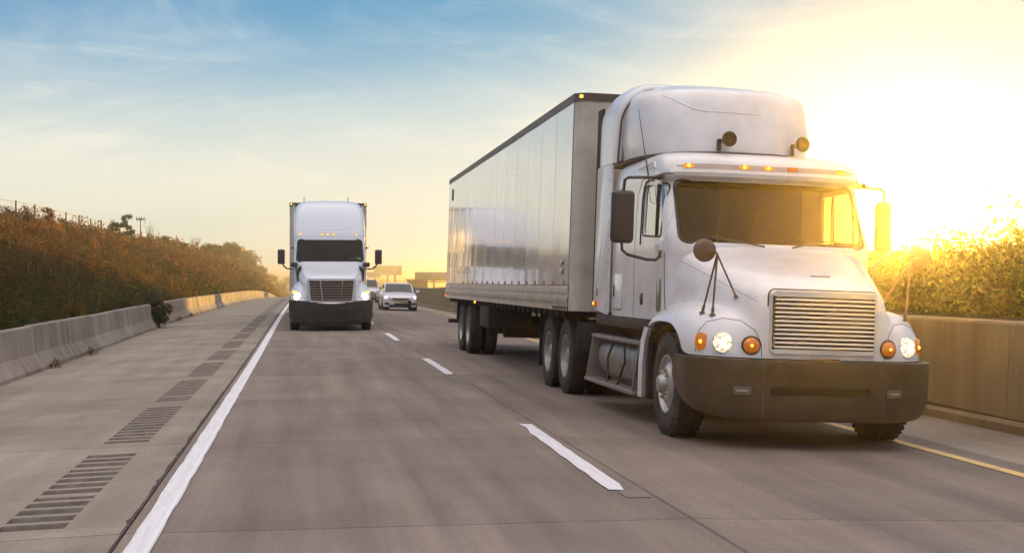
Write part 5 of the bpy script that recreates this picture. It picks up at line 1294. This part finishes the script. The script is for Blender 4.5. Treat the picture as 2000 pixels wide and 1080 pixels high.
        for i in range(11):
            a = -.1 + (PI + .2) * i / 10; rings.append([(s * 1.19, 1.3 - .68 * math.cos(a), .5 + .6 * math.sin(a)), (s * .8, 1.3 - .68 * math.cos(a), .5 + .6 * math.sin(a))])
        b.loft(rings, closed=False); b.build('wheel_housing', M['flap'], t)
        B().lathe([(2.6, .001), (2.6, .30), (5.0, .30), (5.0, .001)], (s * .88, 0, .68), 'y', 24).build('fuel_tank', M['alu'], t)
        B().box(min(s * 1.02, s * 1.19), max(s * 1.02, s * 1.19), 2.1, 5.2, .42, 1.08, .03).build('side_skirt', M['paint2'], t)
        for z in (.55, .75, .95): B().box(min(s * 1.19, s * 1.25), max(s * 1.19, s * 1.25), 2.2, 3.0, z - .03, z, .01).build('step', M['alu'], t)
        B().box(min(s * .35, s * .45), max(s * .35, s * .45), .7, 8.2, .7, .98).build('frame_rail', M['frame'], t)
        B().box(min(s * .6, s * 1.22), max(s * .6, s * 1.22), 7.9, 7.92, .25, .95).build('mudflap', M['flap'], t)
    B().box(-.45, .45, .5, 5.2, .42, .7, .03).build('engine_sump', M['frame'], t)
    B().tube([(-1, 1.3, .5), (1, 1.3, .5)], .07, 8).build('front_axle', M['frame'], t)
    for x in (-.80, .63): B().tube([(x, 4.6, 4.05), (x, 4.62, 4.22)], .012, 5).build('roof_aerial', M['frame'], t)
far_truck(T2)
TL2 = empty('semi_trailer', (.85, 40.6 + 6.1, T2.location.z), (0, 0, 0), 'white box trailer mostly hidden behind the distant truck cab', 'trailer', 'box trailers')
trailer(TL2, L_=14.6, npan=12, top=4.12, detail=False, paint='trailer', axle=(12.2, 10.95))

# ------------------------------------------------------------------ cars
def car(t, W_=.92, H_=1.45, L_=4.8, paint='silver', suv=False):
    k = H_ / 1.45
    # body: cross sections along the length (front first); each half section from the centre of the hood down to the sill
    def sec(y, zc_, zs, w, zb, wb=None): wb = wb or w; return [(0, y, zc_), (w * .45, y, zc_ - .004), (w * .80, y, zs + (zc_ - zs) * .55), (w * .95, y, zs), (w, y, zs - .14), (w * 1.0, y, .52 * k), (wb, y, .36 * k), (wb * .96, y, zb)]
    rows = [sec(.02, .56*k, .55*k, W_ * .62, .24), sec(.0, .66*k, .62*k, W_ * .72, .20), sec(.05, .74*k, .69*k, W_ * .82, .20), sec(.22, .80*k, .74*k, W_ * .93, .20), sec(.55, .87*k, .80*k, W_ * .985, .20), sec(1.1, .95*k, .87*k, W_, .20), sec(1.45, .99*k, .90*k, W_, .20), sec(2.2, 1.0*k, .93*k, W_, .20), sec(3.2, 1.0*k, .95*k, W_, .20), sec(4.1, 1.02*k, .96*k, W_ * .98, .22), sec(4.6, .98*k, .93*k, W_ * .93, .25), sec(4.8, .85*k, .80*k, W_ * .82, .32)]
    rows = [[(x, y * L_ / 4.8, z) for x, y, z in r] for r in rows]
    b = B(); full = [[(-x, y, z) for x, y, z in r[::-1][:-1]] + list(r) for r in rows]; b.loft(full, closed=False)
    me = subsurf_mesh(b.mesh('b'), 2, .01); cbody = me
    for y, x in ((.88, 0), (3.75, 0)):
        me = boolean(me, B().lathe([(-2, .36), (2, .36)], (0, y, .33), 'x', 28, 1, True, True).mesh('c'), 'DIFFERENCE')
    body = link('body', me, M[paint], t); bv = bvh_of(cbody)
    # greenhouse
    def gl(z, w, y0, y1, n=10): return plan_ring(z, w, y0, .30, y1, p=2.6, n=40, rear_r=.2)
    z0, z1 = .93 * k, H_
    yf0, yf1 = (1.25, 1.95) if not suv else (1.2, 1.75); yr0, yr1 = (4.2, 3.3) if not suv else (4.75, 4.45)
    rings = [gl(z0, W_ * .90, yf0, yr0), gl(z0 + (z1 - z0) * .75, W_ * .74, yf0 + (yf1 - yf0) * .80, yr0 + (yr1 - yr0) * .8), gl(z1 - .06, W_ * .70, yf1 - .02, yr1)]
    B().loft(rings, cap0=False).build('windows', M['glass_dark'], t)
    B().loft([gl(z1 - .062, W_ * .715, yf1 - .05, yr1 + .05), gl(z1 - .03, W_ * .70, yf1, yr1), gl(z1 - .005, W_ * .6, yf1 + .15, yr1 - .15), gl(z1, W_ * .4, yf1 + .4, yr1 - .4)], cap1=True).build('roof', M[paint], t)
    for s in (-1, 1):   # pillars
        B().tube([(s * W_ * .84, yf0 + .16, z0 - .02), (s * W_ * .75, yf0 + (yf1 - yf0) * .75 + .12, z0 + (z1 - z0) * .72), (s * W_ * .66, yf1 + .10, z1 - .045)], .033, 6).build('pillar', M[paint], t)
        B().box(min(s * W_ * .77, s * W_ * .83), max(s * W_ * .77, s * W_ * .83), 2.75, 2.83, z0, z1 - .12).build('pillar', M['black'], t)
        o_ = B().box(min(s * (W_ + .01), s * (W_ + .19)), max(s * (W_ + .01), s * (W_ + .19)), 1.55, 1.66, .93 * k, 1.06 * k, .04, 3).build('mirror', M[paint], t)
        for y in (.88, 3.75): wheel(t, s * (W_ - .0), y, .33, .22, s, 'car')
        B().lathe([(-.1, .35), (.16, .35), (.16, .001)], (s * (W_ - .28), .88, .33), 'x', 24, s).build('wheel_well', M['flap'], t)
        # headlights and fog recess
        pl = [(s * W_ * .58, .66 * k), (s * W_ * .90, .64 * k), (s * W_ * .965, .79 * k), (s * W_ * .70, .72 * k)]
        rp = round_poly(pl, .03); f = []
        for x, z in rp:
            p, n = hit(bv, (x, -1, z), (0, 1, 0)); f.append(p + Vector((0, -.008, 0)))
        b = B(); b.loft([[p + Vector((0, .03, 0)) for p in f], f], True, False, True); hl = b.build('headlight', M['lamp_clear'], t)
        p, n = hit(bv, (s * W_ * .80, -1, .69 * k), (0, 1, 0)); B().lathe([(0, .065), (-.02, .05), (-.03, .0005)], tuple(p + Vector((0, -.012, 0))), 'y', 16).build('lens', M['head_far'], hl)
        p, n = hit(bv, (s * W_ * .64, -1, .675 * k), (0, 1, 0)); B().box(-.05, .05, -.012, .01, -.025, .025, .006).build('turn_lens', M['amber'], hl, tuple(p + Vector((0, -.006, 0))))
        p, n = hit(bv, (s * W_ * .74, -1, .36), (0, 1, 0)); B().prism(round_poly([(-.15, -.07), (.12, -.05), (.15, .05), (-.08, .07)] if s > 0 else [(.15, -.07), (-.12, -.05), (-.15, .05), (.08, .07)], .02), -.015, .03, 'y').build('fog_recess', M['black'], t, tuple(p))
    p, n = hit(bv, (0, -1, .62 * k), (0, 1, 0)); B().prism(round_poly([(-.46, .05), (.46, .05), (.36, -.035), (0, -.075), (-.36, -.035)], .02), -.02, .04, 'y').build('grille', M['black'], t, (0, p.y, p.z))
    B().tube([(-.46, p.y - .01, p.z + .05), (0, p.y - .03, p.z + .02), (.46, p.y - .01, p.z + .05)], .014, 6).build('grille_bar', M['chrome'], t)
    p, n = hit(bv, (0, -1, .36), (0, 1, 0)); B().prism(round_poly([(-.42, .05), (.42, .05), (.36, -.05), (-.36, -.05)], .02), -.02, .04, 'y').build('lower_intake', M['black'], t, (0, p.y, p.z))
    B().box(-W_ * .8, W_ * .8, .15, 4.5, .17, .24).build('underbody', M['flap'], t)
    B().box(-W_ * .7, W_ * .7, 1.6, 2.0, .75 * k, .95 * k, .04).build('dashboard', M['interior'], t)
    for x in (-.38, .38): B().box(x - .2, x + .2, 2.6, 2.75, .6 * k, 1.25 * k, .05).build('seat', M['seat'], t)
c1 = empty('sedan', (4.98, 70.5, zr(4.98, 71)), (0, .02, 0), 'silver sedan with lit headlamps in the open lane between the two trucks', 'car')
car(c1)
c2 = empty('suv', (4.85, 103, zr(4.85, 104)), (0, .02, 0), 'pale suv behind the silver sedan, half hidden by the distant truck', 'car')
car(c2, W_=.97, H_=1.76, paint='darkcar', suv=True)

# ------------------------------------------------------------------ evening haze: one closed box of thin even air
hz = B().box(-1600, 1600, -80, 2700, -12, 7.9).build('haze', None, smooth=False); tag(hz, 'thin golden evening haze over the whole road', 'haze', kind='stuff')
hm_ = bpy.data.materials.new('haze_air'); hm_.use_nodes = True; _n = hm_.node_tree; _n.nodes.remove(_n.nodes['Principled BSDF'])
pv = _n.nodes.new('ShaderNodeVolumePrincipled'); pv.inputs['Color'].default_value = (.95, .88, .74, 1); pv.inputs['Density'].default_value = HAZE_D; pv.inputs['Anisotropy'].default_value = HAZE_G
_n.links.new(pv.outputs[0], _n.nodes['Material Output'].inputs['Volume']); hz.data.materials.append(hm_)
